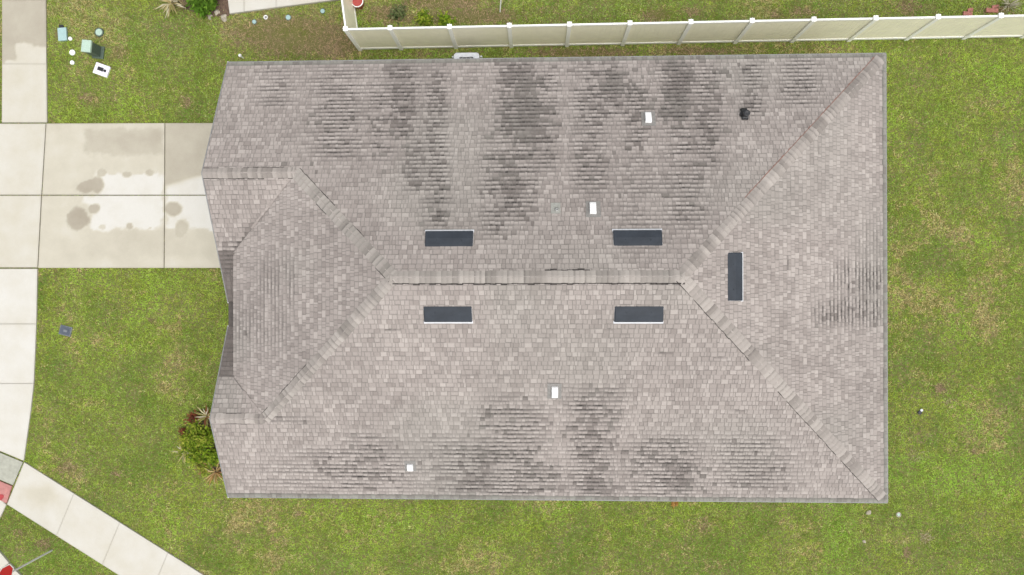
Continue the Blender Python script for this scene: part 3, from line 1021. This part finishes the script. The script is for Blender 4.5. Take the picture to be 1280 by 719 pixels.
MB().prism(rounded(.40, .09), .1, .78).build('coil_cabinet', M['ac_dark'], ac)
tb = MB(); ring = rounded(.43, .11, 8)
tmp = bmesh.new(); n = len(ring)
o1 = [tmp.verts.new((x, y, .74)) for x, y in ring]; o2 = [tmp.verts.new((x, y, .81)) for x, y in ring]; o3 = [tmp.verts.new((x * .95, y * .95, .84)) for x, y in ring]
inn = []
for x, y in ring:
    l = math.hypot(x, y); inn.append(tmp.verts.new((x / l * .345, y / l * .345, .845)))
inn2 = [tmp.verts.new((v.co.x, v.co.y, .70)) for v in inn]
for a, b in ((o1, o2), (o2, o3), (o3, inn), (inn, inn2)):
    for k in range(n): tmp.faces.new((a[k], a[(k + 1) % n], b[(k + 1) % n], b[k]))
bmesh.ops.recalc_face_normals(tmp, faces=tmp.faces[:])
tb._merge(tmp)
for sx in (-1, 1):
    for sy in (-1, 1): tb.box((sx * .37, sy * .37, .43), (.05, .05, .66), bev=.01)
tb.box((-.47, .36, .6), (.08, .05, .05), bev=.01).box((.47, .36, .6), (.08, .05, .05), bev=.01)
tb.build('top_cover', M['ac_grey'], ac)
gr = MB()
for k in range(5):
    rr = .06 + k * .055
    gr.tube([(rr * math.cos(2 * math.pi * a / 28), rr * math.sin(2 * math.pi * a / 28), .835) for a in range(29)], .006, 6)
for a in range(8): gr.tube([(.05 * math.cos(a * math.pi / 4), .05 * math.sin(a * math.pi / 4), .84), (.345 * math.cos(a * math.pi / 4), .345 * math.sin(a * math.pi / 4), .842)], .005, 6)
gr.lathe([(0, .86), (.06, .855), (.07, .83)], 18)
gr.build('fan_guard', M['steel'], ac)
fb = MB()
for a in range(4):
    T = Matrix.Rotation(a * math.pi / 2, 4, 'Z') @ Matrix.Translation((.16, 0, .74)) @ Matrix.Rotation(R(25), 4, 'X')
    fb.box((0, 0, 0), (.24, .14, .006), M=T)
fb.lathe([(0, .78), (.06, .78), (.06, .70), (0, .70)], 14)
fb.build('fan', M['ac_dark'], ac)

# ------------------------------------------------------------------ UTILITY COVERS, BOXES
def place(name, px, py, z, label, cat, group=None, rz=0):
    p = at(px, py, z); return empty(name, (p.x, p.y, 0), label, cat, group, R(rz))


# valve box (teal rectangle)
u = place('valve_box', 77.3, 42.5, .07, 'pale teal rectangular valve box lid in the lawn nearest the sidewalk', 'valve box', 'utility covers in the front lawn', 4)
MB().box((0, 0, .02), (.31, .46, .09), bev=.012).build('lid', M['teal'], u)
MB().box((0, 0, -.01), (.35, .50, .06), bev=.01).build('collar', M['dkgreen'], u)
MB().box((-.02, .29, .025), (.15, .10, .06), bev=.012).build('dark_recess', M['black_rubber'], u)  # black block stands in for the dark of a recess above the lid
# round valve box
u = place('valve_cover', 123.2, 40, .07, 'round mint green valve cover with dark collar beyond the pedestal', 'valve cover', 'utility covers in the front lawn')
MB().lathe([(0, .075), (.11, .07), (.123, .055), (.123, 0)], 28).box((0, .0, .078), (.09, .025, .01), bev=.003).build('lid', M['mint'], u, smooth=False)
MB().lathe([(.128, 0), (.128, .06), (.155, .055), (.165, 0)], 28).build('collar', M['dkgreen'], u)
# cleanout caps
CL = [(87.6, 48.3, .066, 'smallest white round cleanout cap beside the teal valve box'), (90.2, 65.6, .10, 'largest white round cleanout cap, middle of the row of three'),
      (90, 78.2, .074, 'white round cleanout cap farthest from the teal box, nearest the driveway')]
for px, py, r, lab in CL:
    u = place('cleanout_cap', px, py, .06, lab, 'pipe cap', 'white cleanout caps in the front lawn')
    MB().lathe([(r * .85, -.02), (r * .85, .04)], 20).build('pipe', M['white_plastic'], u)
    MB().lathe([(r, .03), (r, .06), (r * .94, .07), (0, .072)], 24).box((0, 0, .08), (r * .55, r * .55, .022), bev=.004).build('cap', M['white_plastic'], u)
# pedestal
p = at(122, 65.2, 0)
u = empty('utility_pedestal', (p.x, p.y, 0), 'dark green utility pedestal with pale mint top standing in the front lawn', 'pedestal', None, R(-6))
bd = MB().box((0, 0, .27), (.30, .36, .56), bev=.015)
for k in range(6): bd.box((.152, -.13 + k * .052, .26), (.012, .022, .44), bev=.003)
bd.build('body', M['dkgreen'], u)
MB().box((0, 0, .585), (.33, .42, .09), bev=.022).build('top_cover', M['mint'], u)
MB().box((.06, -.02, .03), (.40, .44, .06), bev=.015).build('base', M['dkgreen'], u)
# white meter box
u = place('water_meter_box', 126.7, 87.2, .07, 'white water meter box with black reader, tilted in the lawn beside the pedestal', 'meter box', None, -20)
MB().box((0, 0, .025), (.53, .40, .10), bev=.014).build('lid', M['lilac'], u)
MB().box((-.03, .01, .083), (.21, .13, .016), bev=.004).build('reader', M['black_rubber'], u)
MB().lathe([(0, .1), (.045, .1), (.05, .085), (.05, .07)], 16, c=(.14, .0, 0)).build('reader_button', M['black_rubber'], u)
# dark meter box
u = place('water_meter_box', 81.7, 413.5, .05, 'dark slate meter box with grey rim, alone in the lawn below the driveway', 'meter box', None, -14)
MB().box((0, 0, .012), (.43, .34, .09), bev=.012).build('rim', M['slate_rim'], u)
MB().box((0, 0, .055), (.38, .29, .025), bev=.006).box((.02, 0, .072), (.20, .15, .012), bev=.004).build('lid', M['slate'], u)
MB().box((.02, .0, .083), (.13, .08, .01), bev=.003).build('reader', M['slate_rim'], u)
# small lids near the neighbour's walk
u = place('pipe_collar', 332, 21.5, .05, 'white ring shaped cleanout collar in the bare soil by the neighbouring walk', 'pipe collar')
MB().lathe([(.060, -.02), (.075, .05), (.058, .055), (.050, .045), (.046, -.02)], 22).build('collar', M['white_plastic'], u)
MB().lathe([(0, .02), (.045, .018)], 18).build('plug', M['flash'], u)
for px, py, r, lab in ((360, 21.5, .085, 'brightest small round teal lid in the soil, right of the white ring'), (317.5, 27, .07, 'narrow pale teal lid in the soil left of the white ring'), (403, 13.5, .075, 'faint green round lid in the soil nearest the fence corner')):
    u = place('small_lid', px, py, .05, lab, 'lid', 'small teal lids by the neighbouring walk')
    MB().lathe([(0, .055), (r * .8, .052), (r, .04), (r, -.02)], 20).build('cover', M['teal'], u)
    MB().lathe([(r * 1.02, -.02), (r * 1.02, .03), (r * 1.25, .026), (r * 1.3, -.02)], 20).build('collar', M['dkgreen'], u)
# white stub by roof corner
u = place('white_riser', 300.8, 70, .2, 'thin white riser pipe with small head beside the upper left roof corner', 'riser pipe')
MB().lathe([(.022, -.02), (.022, .20)], 12).build('pipe', M['white_plastic'], u)
MB().lathe([(.022, .18), (.05, .21), (.055, .27), (.03, .31), (0, .315)], 16).build('head', M['white_plastic'], u, smooth=True)

# sprinkler head & rocks in the rear lawn
u = place('lawn_sprinkler', 1150.3, 515.8, .05, 'dark sprinkler head with pale cap in the lawn right of the house', 'sprinkler')
MB().lathe([(.07, -.02), (.07, .04), (.045, .05), (.0, .05)], 18).build('body', M['black_rubber'], u)
MB().lathe([(.045, .03), (.045, .062), (0, .068)], 14, c=(.045, .08, 0)).build('cap', M['ac_grey'], u)


def rock(px, py, r, lab, mat='rock', seed=0, group=None, cat='rock'):
    rnd = random.Random(seed); p = at(px, py, .03)
    bm = bmesh.new(); bmesh.ops.create_icosphere(bm, subdivisions=3, radius=1)
    for v in bm.verts:
        n = v.co.normalized()
        k = 1 + .22 * math.sin(3.1 * n.x + seed) * math.cos(2.7 * n.y + seed * 2) + .10 * math.sin(7 * n.z + 5 * n.x + seed)
        v.co = Vector((n.x * r * k, n.y * r * .8 * k, n.z * r * .5 * k))
    mb = MB(); mb._merge(bm)
    o = mb.build('rock', M[mat]); o.location = (p.x, p.y, r * .22); o.rotation_euler = (0, 0, rnd.random() * 6)
    return tag(o, lab, cat, group)


rock(1086, 641, .085, 'pale stone on the grass just off the lower right roof corner', seed=1, group='pale stones in the rear lawn')
rock(1080.5, 677, .06, 'small pale stone in the grass near the bottom edge, farther from the roof corner', seed=2, group='pale stones in the rear lawn')
rock(262.5, 21, .10, 'cream stone edging the mulch bed beside the neighbouring walk', seed=3, group='stones edging the mulch bed')
rock(280, 22.5, .13, 'tan stone touching the corner of the neighbouring walk', seed=4, group='stones edging the mulch bed')
rock(271, 15.5, .11, 'brown stone lying inside the mulch bed', seed=5, group='stones edging the mulch bed')
u = place('valve_ring', 1123.3, 643.5, .03, 'small pale ring cap sunk in the grass right of the roof corner', 'pipe cap')
MB().lathe([(.045, -.02), (.06, .04), (.085, .04), (.09, -.02)], 20).build('ring', M['rock'], u)
MB().lathe([(0, .032), (.05, .03)], 16).build('plug', M['mint'], u)

# behind the fence
u = place('red_tub', 446.5, 1.5, .35, 'red plastic tub with white rim behind the fence corner', 'tub')
MB().lathe([(0, .02), (.15, .02), (.19, .33)], 24).build('body', M['redplastic'], u, smooth=True)
MB().lathe([(.18, .32), (.21, .33), (.21, .36), (.185, .365), (.18, .34)], 24).build('rim', M['white_plastic'], u)
MB().lathe([(0, .30), (.18, .30)], 24).build('contents', M['redplastic'], u)
p0 = at(624.8, 15.5, 0)
u = empty('stake', p0, 'thin white leaning stake in the grass behind the fence', 'stake')
MB().tube([(0, 0, -.05), (.07, .18, .62), (.10, .27, .92)], .020, 10).build('pole', M['white_plastic'], u)
MB().lathe([(.026, 0), (.030, .04), (0, .06)], 12, c=(.10, .27, .91)).build('tip', M['white_plastic'], u)
for px, py, w, lab in ((1210, 16.8, .30, 'pinkish brick paver lying against the fence, farther from the pale dry plant'), (1240.5, 12.8, .40, 'broken reddish brick paver behind the fence beside the pale dry plant')):
    p = at(px, py, .06)
    mb = MB(); mb.box((0, 0, .03), (w, .14, .07), bev=.01)
    mb.box((w * .3, .14, .02), (w * .6, .10, .05), rz=.2, bev=.01)
    o = mb.build('brick_paver', M['brick']); o.location = (p.x, p.y, 0); o.rotation_euler = (0, 0, random.uniform(-.1, .15))
    tag(o, lab, 'paver', 'brick pavers behind the fence')

# ------------------------------------------------------------------ SIGN at the lower left corner
pb = at(65, 688, 0)
u = empty('road_sign', pb, 'red octagonal road sign with white border on grey pole, cut by the lower left corner', 'road sign')
MB().tube([(0, 0, -.05), (0, 0, 2.72)], .031, 12).build('pole', M['steel'], u)
az = R(-12)     # sign faces the house


def octo(r, x):
    T = Matrix.Rotation(az, 4, 'Z')
    return [T @ Vector((x, r * math.cos(R(22.5 + 45 * k)), 2.24 + r * math.sin(R(22.5 + 45 * k)))) for k in range(8)]


def octo_mb(r, x0, x1):
    mb = MB(); a, b = octo(r, x0), octo(r, x1)
    tmp = bmesh.new(); va = [tmp.verts.new(p) for p in a]; vb = [tmp.verts.new(p) for p in b]
    tmp.faces.new(va); tmp.faces.new(vb)
    for k in range(8): tmp.faces.new((va[k], va[(k + 1) % 8], vb[(k + 1) % 8], vb[k]))
    bmesh.ops.recalc_face_normals(tmp, faces=tmp.faces[:]); mb._merge(tmp); return mb


sf = octo_mb(.41, .036, .040).build('sign_plate', M['signwhite'], u)
octo_mb(.375, .0405, .0425).build('sign_face', M['signred'], sf)

# ------------------------------------------------------------------ GRASS (one object)
def inside(poly, x, y, grow=0.0):
    poly = ccw(poly); m = np.ones_like(x, bool)
    for i in range(len(poly)):
        a = poly[i]; b = poly[(i + 1) % len(poly)]
        ex, ey = b[0] - a[0], b[1] - a[1]; L = math.hypot(ex, ey)
        if L < 1e-6: continue
        m &= (ex * (y - a[1]) - ey * (x - a[0])) / L > -grow
    return m


BEDS = [ccw([(p.x, p.y) for p in (at(228, 10), at(262, 21), at(287, 19), at(284, -40), at(196, -40))])]


def blades_mesh(name, bx, by, bz, length, width, az, tilt, col, mat, parent=None, off=(0, 0, 0)):
    n = len(bx)
    dx, dy = np.cos(az), np.sin(az)
    hx, hy = -dy * width / 2, dx * width / 2
    base = np.stack([bx, by, bz], 1)
    side = np.stack([hx, hy, np.zeros(n)], 1)
    mid = base + np.stack([dx * length * .55 * np.cos(tilt), dy * length * .55 * np.cos(tilt), length * .55 * np.sin(tilt)], 1)
    t2 = tilt * .35
    tip = mid + np.stack([dx * length * .5 * np.cos(t2), dy * length * .5 * np.cos(t2), length * .5 * np.sin(t2)], 1)
    V = np.concatenate([base - side * .8, base + side * .8, mid + side, mid - side, tip], 1).reshape(-1, 3)
    V -= np.array(off)
    k = np.arange(n)[:, None] * 5
    loops = np.concatenate([k + 0, k + 1, k + 2, k + 3, k + 3, k + 2, k + 4], 1).reshape(-1)
    starts = np.stack([np.arange(n) * 7, np.arange(n) * 7 + 4], 1).reshape(-1)
    me = bpy.data.meshes.new(name)
    me.vertices.add(5 * n); me.vertices.foreach_set('co', V.astype(np.float32).reshape(-1))
    me.loops.add(7 * n); me.loops.foreach_set('vertex_index', loops.astype(np.int32))
    me.polygons.add(2 * n); me.polygons.foreach_set('loop_start', starts.astype(np.int32))
    a = me.attributes.new('col', 'FLOAT_COLOR', 'FACE')
    c4 = np.concatenate([col, np.ones((n, 1))], 1).astype(np.float32)
    a.data.foreach_set('color', np.repeat(c4, 2, axis=0).reshape(-1))
    me.update(calc_edges=True); me.validate()
    return link_mesh(name, me, mat, parent)


lo = at(-45, 770); hi = at(1325, -50)
area = (hi.x - lo.x) * (hi.y - lo.y)
NB_ = int(area * 1300)
bx = RNG.uniform(lo.x, hi.x, NB_); by = RNG.uniform(lo.y, hi.y, NB_)
ok = ~((bx > WX0) & (bx < WX1) & (by > WY0) & (by < WY1))
# hidden for good under the roof, a pace in from every edge
ok &= ~((bx > XL + .9) & (bx < XR - 1.1) & (by > YS + .9) & (by < YN - 1.0))
for s_ in SLABS: ok &= ~inside(s_, bx, by, -.012)
for s_ in BEDS: ok &= ~(inside(s_, bx, by) & (RNG.random(NB_) > .12))
ok &= ~inside([(p.x, p.y) for p in q[:4]] + [(at(-60, 776).x, at(40, 776).y)], bx, by, .3)
for p_, r_ in ((at(77.3, 42.5), .27), (at(123.2, 40), .16), (at(122, 65.2), .24), (at(126.7, 87.2), .27), (at(81.7, 413.5), .23)):
    ok &= np.hypot(bx - p_.x, by - p_.y) > r_ * .9
bx, by = bx[ok], by[ok]
px, py = pxs(np.stack([bx, by, np.zeros_like(bx)], 1))
na, nb2, nc, nd = Noise(31), Noise(32), Noise(33), Noise(34)
_w = Noise(35)
wx = bx * .83 + by * .56 + 1.1 * (fbm(_w, bx * .7, by * .7, 3) - .5) + .3 * (fbm(_w, bx * 3, by * 3 + 9, 2) - .5)
wy = -bx * .56 + by * .83 + 1.1 * (fbm(_w, bx * .7 + 50, by * .7, 3) - .5) + .3 * (fbm(_w, bx * 3 + 30, by * 3, 2) - .5)
f1 = fbm(na, wx * .28, wy * .28, 4); f2 = fbm(nb2, wx * 1.1, wy * 1.1, 4); f3 = fbm(nc, wx * 4.5, wy * 4.5, 3); f4 = fbm(nd, wx * .6 + 40, wy * .6, 4)


def spots(lst):
    s = np.zeros_like(px)
    for cx, cy, rx, ry, k in lst: s = np.maximum(s, k * np.exp(-((px - cx) / rx) ** 2 - ((py - cy) / ry) ** 2))
    return s


DRY = [(360, 45, 70, 28, .75), (300, 38, 30, 14, .7), (430, 62, 40, 10, .6), (560, 62, 40, 5, .45), (730, 66, 60, 6, .7), (860, 66, 60, 6, .6), (1000, 62, 40, 6, .4),
       (560, 5, 40, 10, .55), (590, 22, 60, 8, .6), (820, 18, 20, 9, .7), (865, 14, 10, 6, .6), (1130, 10, 18, 8, .6), (1000, 12, 25, 10, .4), (970, 14, 16, 10, .4), (110, 123, 20, 9, .6), (150, 66, 12, 10, .75), (105, 77, 14, 7, .5),
       (234, 128, 8, 8, .5), (80, 580, 16, 14, .55), (100, 600, 14, 14, .4), (125, 418, 14, 14, .5), (150, 430, 14, 18, .4), (110, 505, 16, 8, .5), (190, 400, 12, 10, .4), (165, 368, 16, 10, .4), (75, 388, 14, 14, .4),
       (1160, 395, 16, 28, .5), (1150, 470, 25, 10, .45), (1175, 485, 7, 7, .8), (1220, 270, 16, 16, .45), (1235, 130, 26, 16, .5), (1165, 220, 12, 16, .5), (1240, 400, 16, 14, .45), (1160, 250, 16, 40, .25),
       (880, 655, 22, 14, .6), (830, 680, 40, 16, .35), (690, 700, 16, 10, .4), (560, 705, 30, 12, .5), (900, 705, 16, 8, .5), (345, 700, 35, 14, .5), (1010, 705, 22, 12, .5), (1215, 600, 8, 20, .5), (1220, 560, 10, 10, .5), (290, 640, 30, 30, .3), (215, 620, 14, 30, .3), (1120, 200, 10, 40, .3), (1030, 660, 25, 10, .4)]
VIV = [(1262, 180, 16, 16, .9), (1248, 545, 16, 26, 1), (1230, 530, 22, 18, .6), (1195, 415, 12, 20, .6), (1250, 425, 12, 8, .4), (690, 630, 40, 8, .85), (695, 650, 10, 10, .6), (430, 705, 22, 10, .8), (380, 700, 14, 16, .6), (470, 710, 8, 8, .5),
       (1050, 665, 14, 10, .5), (1040, 690, 10, 8, .5), (1240, 80, 30, 20, .3), (30, 700, 60, 14, .5), (100, 710, 30, 12, .4), (1110, 330, 8, 30, .35), (1135, 195, 14, 14, .35), (500, 660, 30, 12, .3), (920, 635, 40, 8, .4), (1010, 632, 30, 6, .35), (130, 480, 30, 30, .3),
       (560, 68, 40, 4, .7), (660, 68, 30, 4, .7), (860, 5, 20, 6, .6), (80, 55, 20, 25, .25), (170, 55, 20, 12, .35), (1180, 640, 12, 8, .4), (925, 680, 30, 14, .4)]
dry = .62 * sstep(.50, .70, .5 * f1 + .5 * f2) + .30 * sstep(.5, .75, f3)
dry = np.clip(dry * .85 + spots(DRY) * (.55 + .6 * f3), 0, 1)
viv = np.clip(spots(VIV) * (.5 + f3) + .62 * sstep(.50, .68, f4) * sstep(.4, .6, f2), 0, 1)
back = 1.0 * (by > 8.45)
drip = np.maximum((1 - sstep(.2, .9, YS - by)) * (by < YS + .8), (1 - sstep(.1, .6, bx - XR)) * (bx > XR - .8)) * (bx > XL + 1) * (by < YN + .3)
viv = np.clip(viv + .55 * drip * (.4 + f3), 0, 1); dry = dry * (1 - .7 * drip)
sandy = spots([(1157, 672.5, 5.5, 5.5, 1.6), (1145, 570, 9, 7, .5), (1184, 503, 6, 4, .5), (1020, 575, 1, 1, 0), (760, 8, 1, 1, 0)])
n = len(bx); cl1 = Noise(51)(bx * 11, by * 11); cl2 = Noise(52)(bx * 16 + 9, by * 16); cl3 = Noise(53)(bx * 13, by * 13 + 40)
u_ = lambda a: np.clip((a - .5) * 1.5 + .5, 0, 1)
r1 = RNG.random(n); r2 = RNG.random(n); r3 = RNG.random((n, 1))
green = np.array([.212, .258, .042]); yel = np.array([.320, .345, .042]); deep = np.array([.100, .170, .022]); vivid = np.array([.195, .318, .038]); brown = np.array([.330, .240, .108]); pale = np.array([.40, .335, .17]); grey = np.array([.24, .26, .10]); dirt = np.array([.250, .160, .108])
mixg = np.clip(.5 + 2.0 * (f2 - .5) + .6 * (cl1 - .5) + .3 * (r1 - .5), 0, 1)[:, None]
col = deep * (1 - mixg) + green * mixg
ysel = (.6 * u_(cl2) + .4 * r2 < (.18 + .5 * sstep(.45, .7, f4)))[:, None]; col = np.where(ysel, .5 * col + .5 * yel, col)
col = col * (1 - viv[:, None] * .72) + vivid * viv[:, None] * .72
isdry = (.6 * u_(cl3) + .4 * RNG.random(n) < dry * .85 + .06)[:, None]
dcol = np.where((RNG.random(n) < .22)[:, None], pale, brown) * (.7 + .6 * RNG.random((n, 1)))
col = np.where(isdry, dcol, col)
col = np.where((RNG.random(n) < .10 + .25 * back * f2)[:, None], grey, col)
DIRT = [(365, 45, 62, 22, 1.6), (305, 40, 26, 12, .8), (420, 58, 32, 14, 1.2), (440, 40, 8, 20, .5), (730, 66, 75, 6, 1.0), (870, 64, 65, 6, .8), (1000, 60, 60, 5, .3), (510, 68, 50, 4, .5), (590, 20, 60, 10, 1.1), (555, 4, 55, 8, 1.2), (485, 18, 34, 14, .9), (690, 12, 30, 8, .4), (820, 20, 18, 8, 1.0), (866, 15, 12, 6, .9), (1135, 10, 18, 9, .8), (1000, 14, 18, 8, .7), (970, 16, 14, 8, .6), (1245, 14, 30, 6, .6), (110, 123, 16, 7, .7), (150, 66, 10, 9, .7), (80, 585, 14, 12, .6), (1175, 485, 6, 6, 1.2), (234, 128, 6, 7, .9), (1133, 690, 5, 7, .9), (55, 680, 12, 8, .8), (24, 665, 8, 8, .6), (373, 643, 5, 4, .8), (190, 400, 7, 5, .6), (1215, 565, 5, 4, .8), (145, 592, 8, 4, .7), (880, 655, 16, 10, .5)]
soilk = (.55 * u_(cl2) + .45 * RNG.random(n) < spots(DIRT) * 1.1)[:, None]
col = np.where(soilk, dirt * (.55 + .9 * RNG.random((n, 1))), col)
col = col * np.array([1.50, 1.64, 1.58])
cl4 = .5 * u_(Noise(61)(bx * 19 + 3, by * 19)) + .5 * u_(Noise(62)(bx * 33 + 3, by * 33))
col = col * (.30 + .28 * r3 + 1.16 * cl4[:, None])
col = np.where((RNG.random(n) < sandy)[:, None], np.array([.50, .42, .28]) * (.7 + .5 * r3), col)
# thinner where bare
keep = RNG.random(n) > .92 * np.clip(spots([(360, 48, 55, 22, .9), (300, 38, 22, 10, .7), (820, 18, 16, 8, .8), (590, 20, 40, 8, .7), (560, 4, 30, 6, .6), (150, 66, 9, 8, .7), (730, 66, 60, 4, .6), (110, 123, 14, 6, .5), (80, 580, 12, 8, .5)]) + .35 * sstep(.62, .8, f3), 0, 1)
bx, by, col, f2k, f3k, px, py = bx[keep], by[keep], col[keep], f2[keep], f3[keep], px[keep], py[keep]
n = len(bx)
length = RNG.uniform(.05, .105, n) * (.8 + .5 * f2k); width = RNG.uniform(.007, .013, n)
grass = blades_mesh('grass', bx, by, np.full(n, -.004), length, width, RNG.uniform(0, 2 * math.pi, n), RNG.uniform(R(4), R(46), n), col, M['blade'])
tag(grass, 'patchy green and straw coloured lawn grass around the house', 'grass', kind='stuff')

# ------------------------------------------------------------------ PLANTS
def leafy(name, px, py, rad, h, nl, ls, cols, label, seed, group, lw=.5, cat='shrub'):
    rg = np.random.default_rng(seed)
    p = at(px, py, h * .6); u = empty(name, (p.x, p.y, 0), label, cat, group)
    st = MB(); tips = []
    for k in range(9):
        a = rg.uniform(0, 6.283); rr = rad * rg.uniform(.35, .85); hh = h * rg.uniform(.55, 1)
        t = Vector((rr * math.cos(a), rr * math.sin(a), hh)); tips.append(t)
        st.tube([(0, 0, -.03), (t.x * .4, t.y * .4, hh * .55), t], [.016, .011, .005], 6)
    st.build('stem', M['bark'], u)
    tp_ = np.array([tuple(t) for t in tips]); idx = rg.integers(0, len(tips), nl)
    c = tp_[idx] * rg.uniform(.45, 1.05, (nl, 1)) + rg.normal(0, rad * .26, (nl, 3))
    c[:, 2] = np.clip(c[:, 2], .03, None)
    az = rg.uniform(0, 6.283, nl); L = ls * rg.uniform(.6, 1.25, nl)
    cc = np.array(cols)[rg.integers(0, len(cols), nl)] * rg.uniform(.7, 1.3, (nl, 1))
    blades_mesh('foliage', c[:, 0], c[:, 1], c[:, 2], L, L * lw, az, rg.uniform(R(-25), R(50), nl), cc, M['blade'], u)
    return u


def spiky(px, py, h, rad, nl, cols, label, seed, group, w=.045, spread=(0, 6.283)):
    rg = np.random.default_rng(seed)
    p = at(px, py, h * .4); u = empty('spiky_plant', (p.x, p.y, 0), label, 'plant', group)
    MB().lathe([(.05, -.03), (.045, .06), (.02, .14), (0, .15)], 10).build('crown', M['bark'], u)
    az = rg.uniform(*spread, nl); L = rad * rg.uniform(.7, 1.15, nl)
    cc = np.array(cols)[rg.integers(0, len(cols), nl)] * rg.uniform(.8, 1.2, (nl, 1))
    z = rg.uniform(.04, .14, nl)
    blades_mesh('leaves', .03 * np.cos(az), .03 * np.sin(az), z, L, np.full(nl, w) * rg.uniform(.7, 1.2, nl), az, rg.uniform(R(15), R(70), nl), cc, M['blade'], u)
    return u


def mulch_bed(name, pts, seed):
    c = sum((at(*p) for p in pts), Vector()) / len(pts)
    mb = MB(); mb.prism([(at(*p).x, at(*p).y) for p in pts], -.1, .018)
    o = mb.build(name, M['mulch']); o['kind'] = 'structure'
    return o


mulch_bed('mulch_bed', [(228, 10), (262, 21.5), (287, 20), (284, -40), (196, -40)], 1)
mulch_bed('planting_bed', [(262, 522), (246, 530), (234, 546), (234, 568), (255, 588), (285, 592), (285, 522)], 2)
Gr = [(.14, .23, .015), (.20, .29, .02), (.09, .15, .014), (.25, .32, .03)]
Gy = [(.24, .29, .03), (.30, .32, .05), (.15, .21, .02)]
Rd = [(.20, .055, .03), (.26, .09, .04), (.13, .10, .03), (.16, .04, .03)]
Cream = [(.58, .52, .33), (.50, .42, .20), (.36, .34, .12), (.62, .58, .44)]
Orn = [(.42, .26, .10), (.50, .36, .17), (.34, .16, .08), (.50, .44, .22)]
FB = 'plants in the bed by the front of the house'
leafy('leafy_shrub', 251, 543, .50, .55, 1000, .095, Gr + Gy, 'largest green leafy shrub in the front bed, between the spiky plants', 41, FB)
leafy('leafy_shrub', 246, 566, .38, .42, 620, .085, Gy + Gr, 'yellow green shrub at the middle of the front bed', 42, FB)
leafy('leafy_shrub', 263, 570, .36, .45, 560, .09, Gr, 'dark green shrub tucked against the lower roof edge', 43, FB)
leafy('leafy_shrub', 231, 549, .22, .32, 200, .10, Gy, 'small pale green shrub at the outer left of the front bed', 44, FB)
leafy('leafy_shrub', 256, 583, .22, .26, 200, .10, Gy + [(.20, .13, .05)], 'low olive shrub above the orange spiky plant', 47, FB)
leafy('red_shrub', 243, 521, .20, .30, 130, .13, Rd, 'dark red leaved shrub left of the upper cream plant', 45, FB, lw=.35)
leafy('red_shrub', 229, 538, .14, .25, 80, .11, Rd, 'small maroon shrub at the outer upper edge of the front bed', 46, FB, lw=.35)
spiky(258.5, 520.5, .32, .46, 34, Cream + [(.30, .12, .06)], 'cream striped spiky plant at the gable tip', 51, FB, .042)
spiky(231, 565, .30, .40, 36, Cream + Gy, 'yellowish spiky plant at the far left of the bed', 52, FB, .042)
spiky(269, 590, .30, .50, 34, Orn, 'orange tan spiky plant sticking out under the lower roof edge', 53, FB, .042)
NBG = 'plants in the neighbouring bed'
spiky(214, 3, .40, .62, 60, Cream, 'cream white spiky plant at the top edge of the photo', 54, NBG, .055)
spiky(231, 8, .30, .34, 26, [(.28, .24, .10), (.36, .30, .16), (.20, .15, .08)], 'brownish spiky plant right of the cream one', 55, NBG, .03)
leafy('leafy_shrub', 256, -1, .52, .55, 620, .15, [(.10, .21, .02), (.15, .27, .03), (.07, .14, .015)], 'bright green leafy shrub in the bed beside the neighbouring walk', 56, NBG)
leafy('weed_clump', 559, 25, .26, .28, 240, .11, Gr, 'green weed clump against the fence left of the white stake', 57, 'weeds behind the fence', cat='weed')
leafy('weed_clump', 530, 25, .26, .24, 220, .10, Gy + Gr, 'olive weed clump against the fence, nearest the fence corner', 58, 'weeds behind the fence', cat='weed')
leafy('weed_clump', 497, 16, .30, .22, 200, .10, [(.13, .16, .06), (.18, .19, .09), (.08, .11, .04)], 'greyish weed clump standing away from the fence near the corner', 59, 'weeds behind the fence', cat='weed')
spiky(1262, 6, .40, .42, 48, [(.40, .38, .27), (.48, .45, .35), (.28, .28, .16)], 'pale dry plant behind the fence at upper right', 60, None, .02)
o = leafy('fallen_leaves', 843, 630, .09, .05, 26, .10, [(.36, .19, .05), (.42, .25, .09)], 'small heap of orange dead leaves under the lower roof edge', 61, None, cat='leaves')

# ------------------------------------------------------------------ LIGHT
world = bpy.data.worlds.new('World'); scene.world = world; world.use_nodes = True
wn = world.node_tree; bg = wn.nodes['Background']
sky = wn.nodes.new('ShaderNodeTexSky'); sky.sky_type = 'NISHITA'; sky.sun_disc = False
EL, AZ = R(70), R(140)
sky.sun_elevation = EL; sky.sun_rotation = AZ; sky.air_density = 1.0; sky.dust_density = 4.0; sky.ozone_density = 1.0
hs = wn.nodes.new('ShaderNodeHueSaturation'); hs.inputs['Saturation'].default_value = .22     # cloud cover
wn.links.new(sky.outputs[0], hs.inputs['Color']); wn.links.new(hs.outputs[0], bg.inputs['Color'])
bg.inputs['Strength'].default_value = .13
sun = bpy.data.lights.new('sun', 'SUN'); sun.energy = .75; sun.angle = R(60); sun.color = (1, .97, .92)
so_ = bpy.data.objects.new('sun', sun); COL.objects.link(so_)
dirv = Vector((math.sin(AZ) * math.cos(EL), math.cos(AZ) * math.cos(EL), math.sin(EL)))
so_.rotation_euler = dirv.to_track_quat('Z', 'Y').to_euler(); so_.location = (0, 0, 40)

vs = scene.view_settings
vs.view_transform = 'Standard'; vs.look = 'None'; vs.exposure = .72; vs.gamma = 1; vs.use_curve_mapping = False
scene.cycles.max_bounces = 5
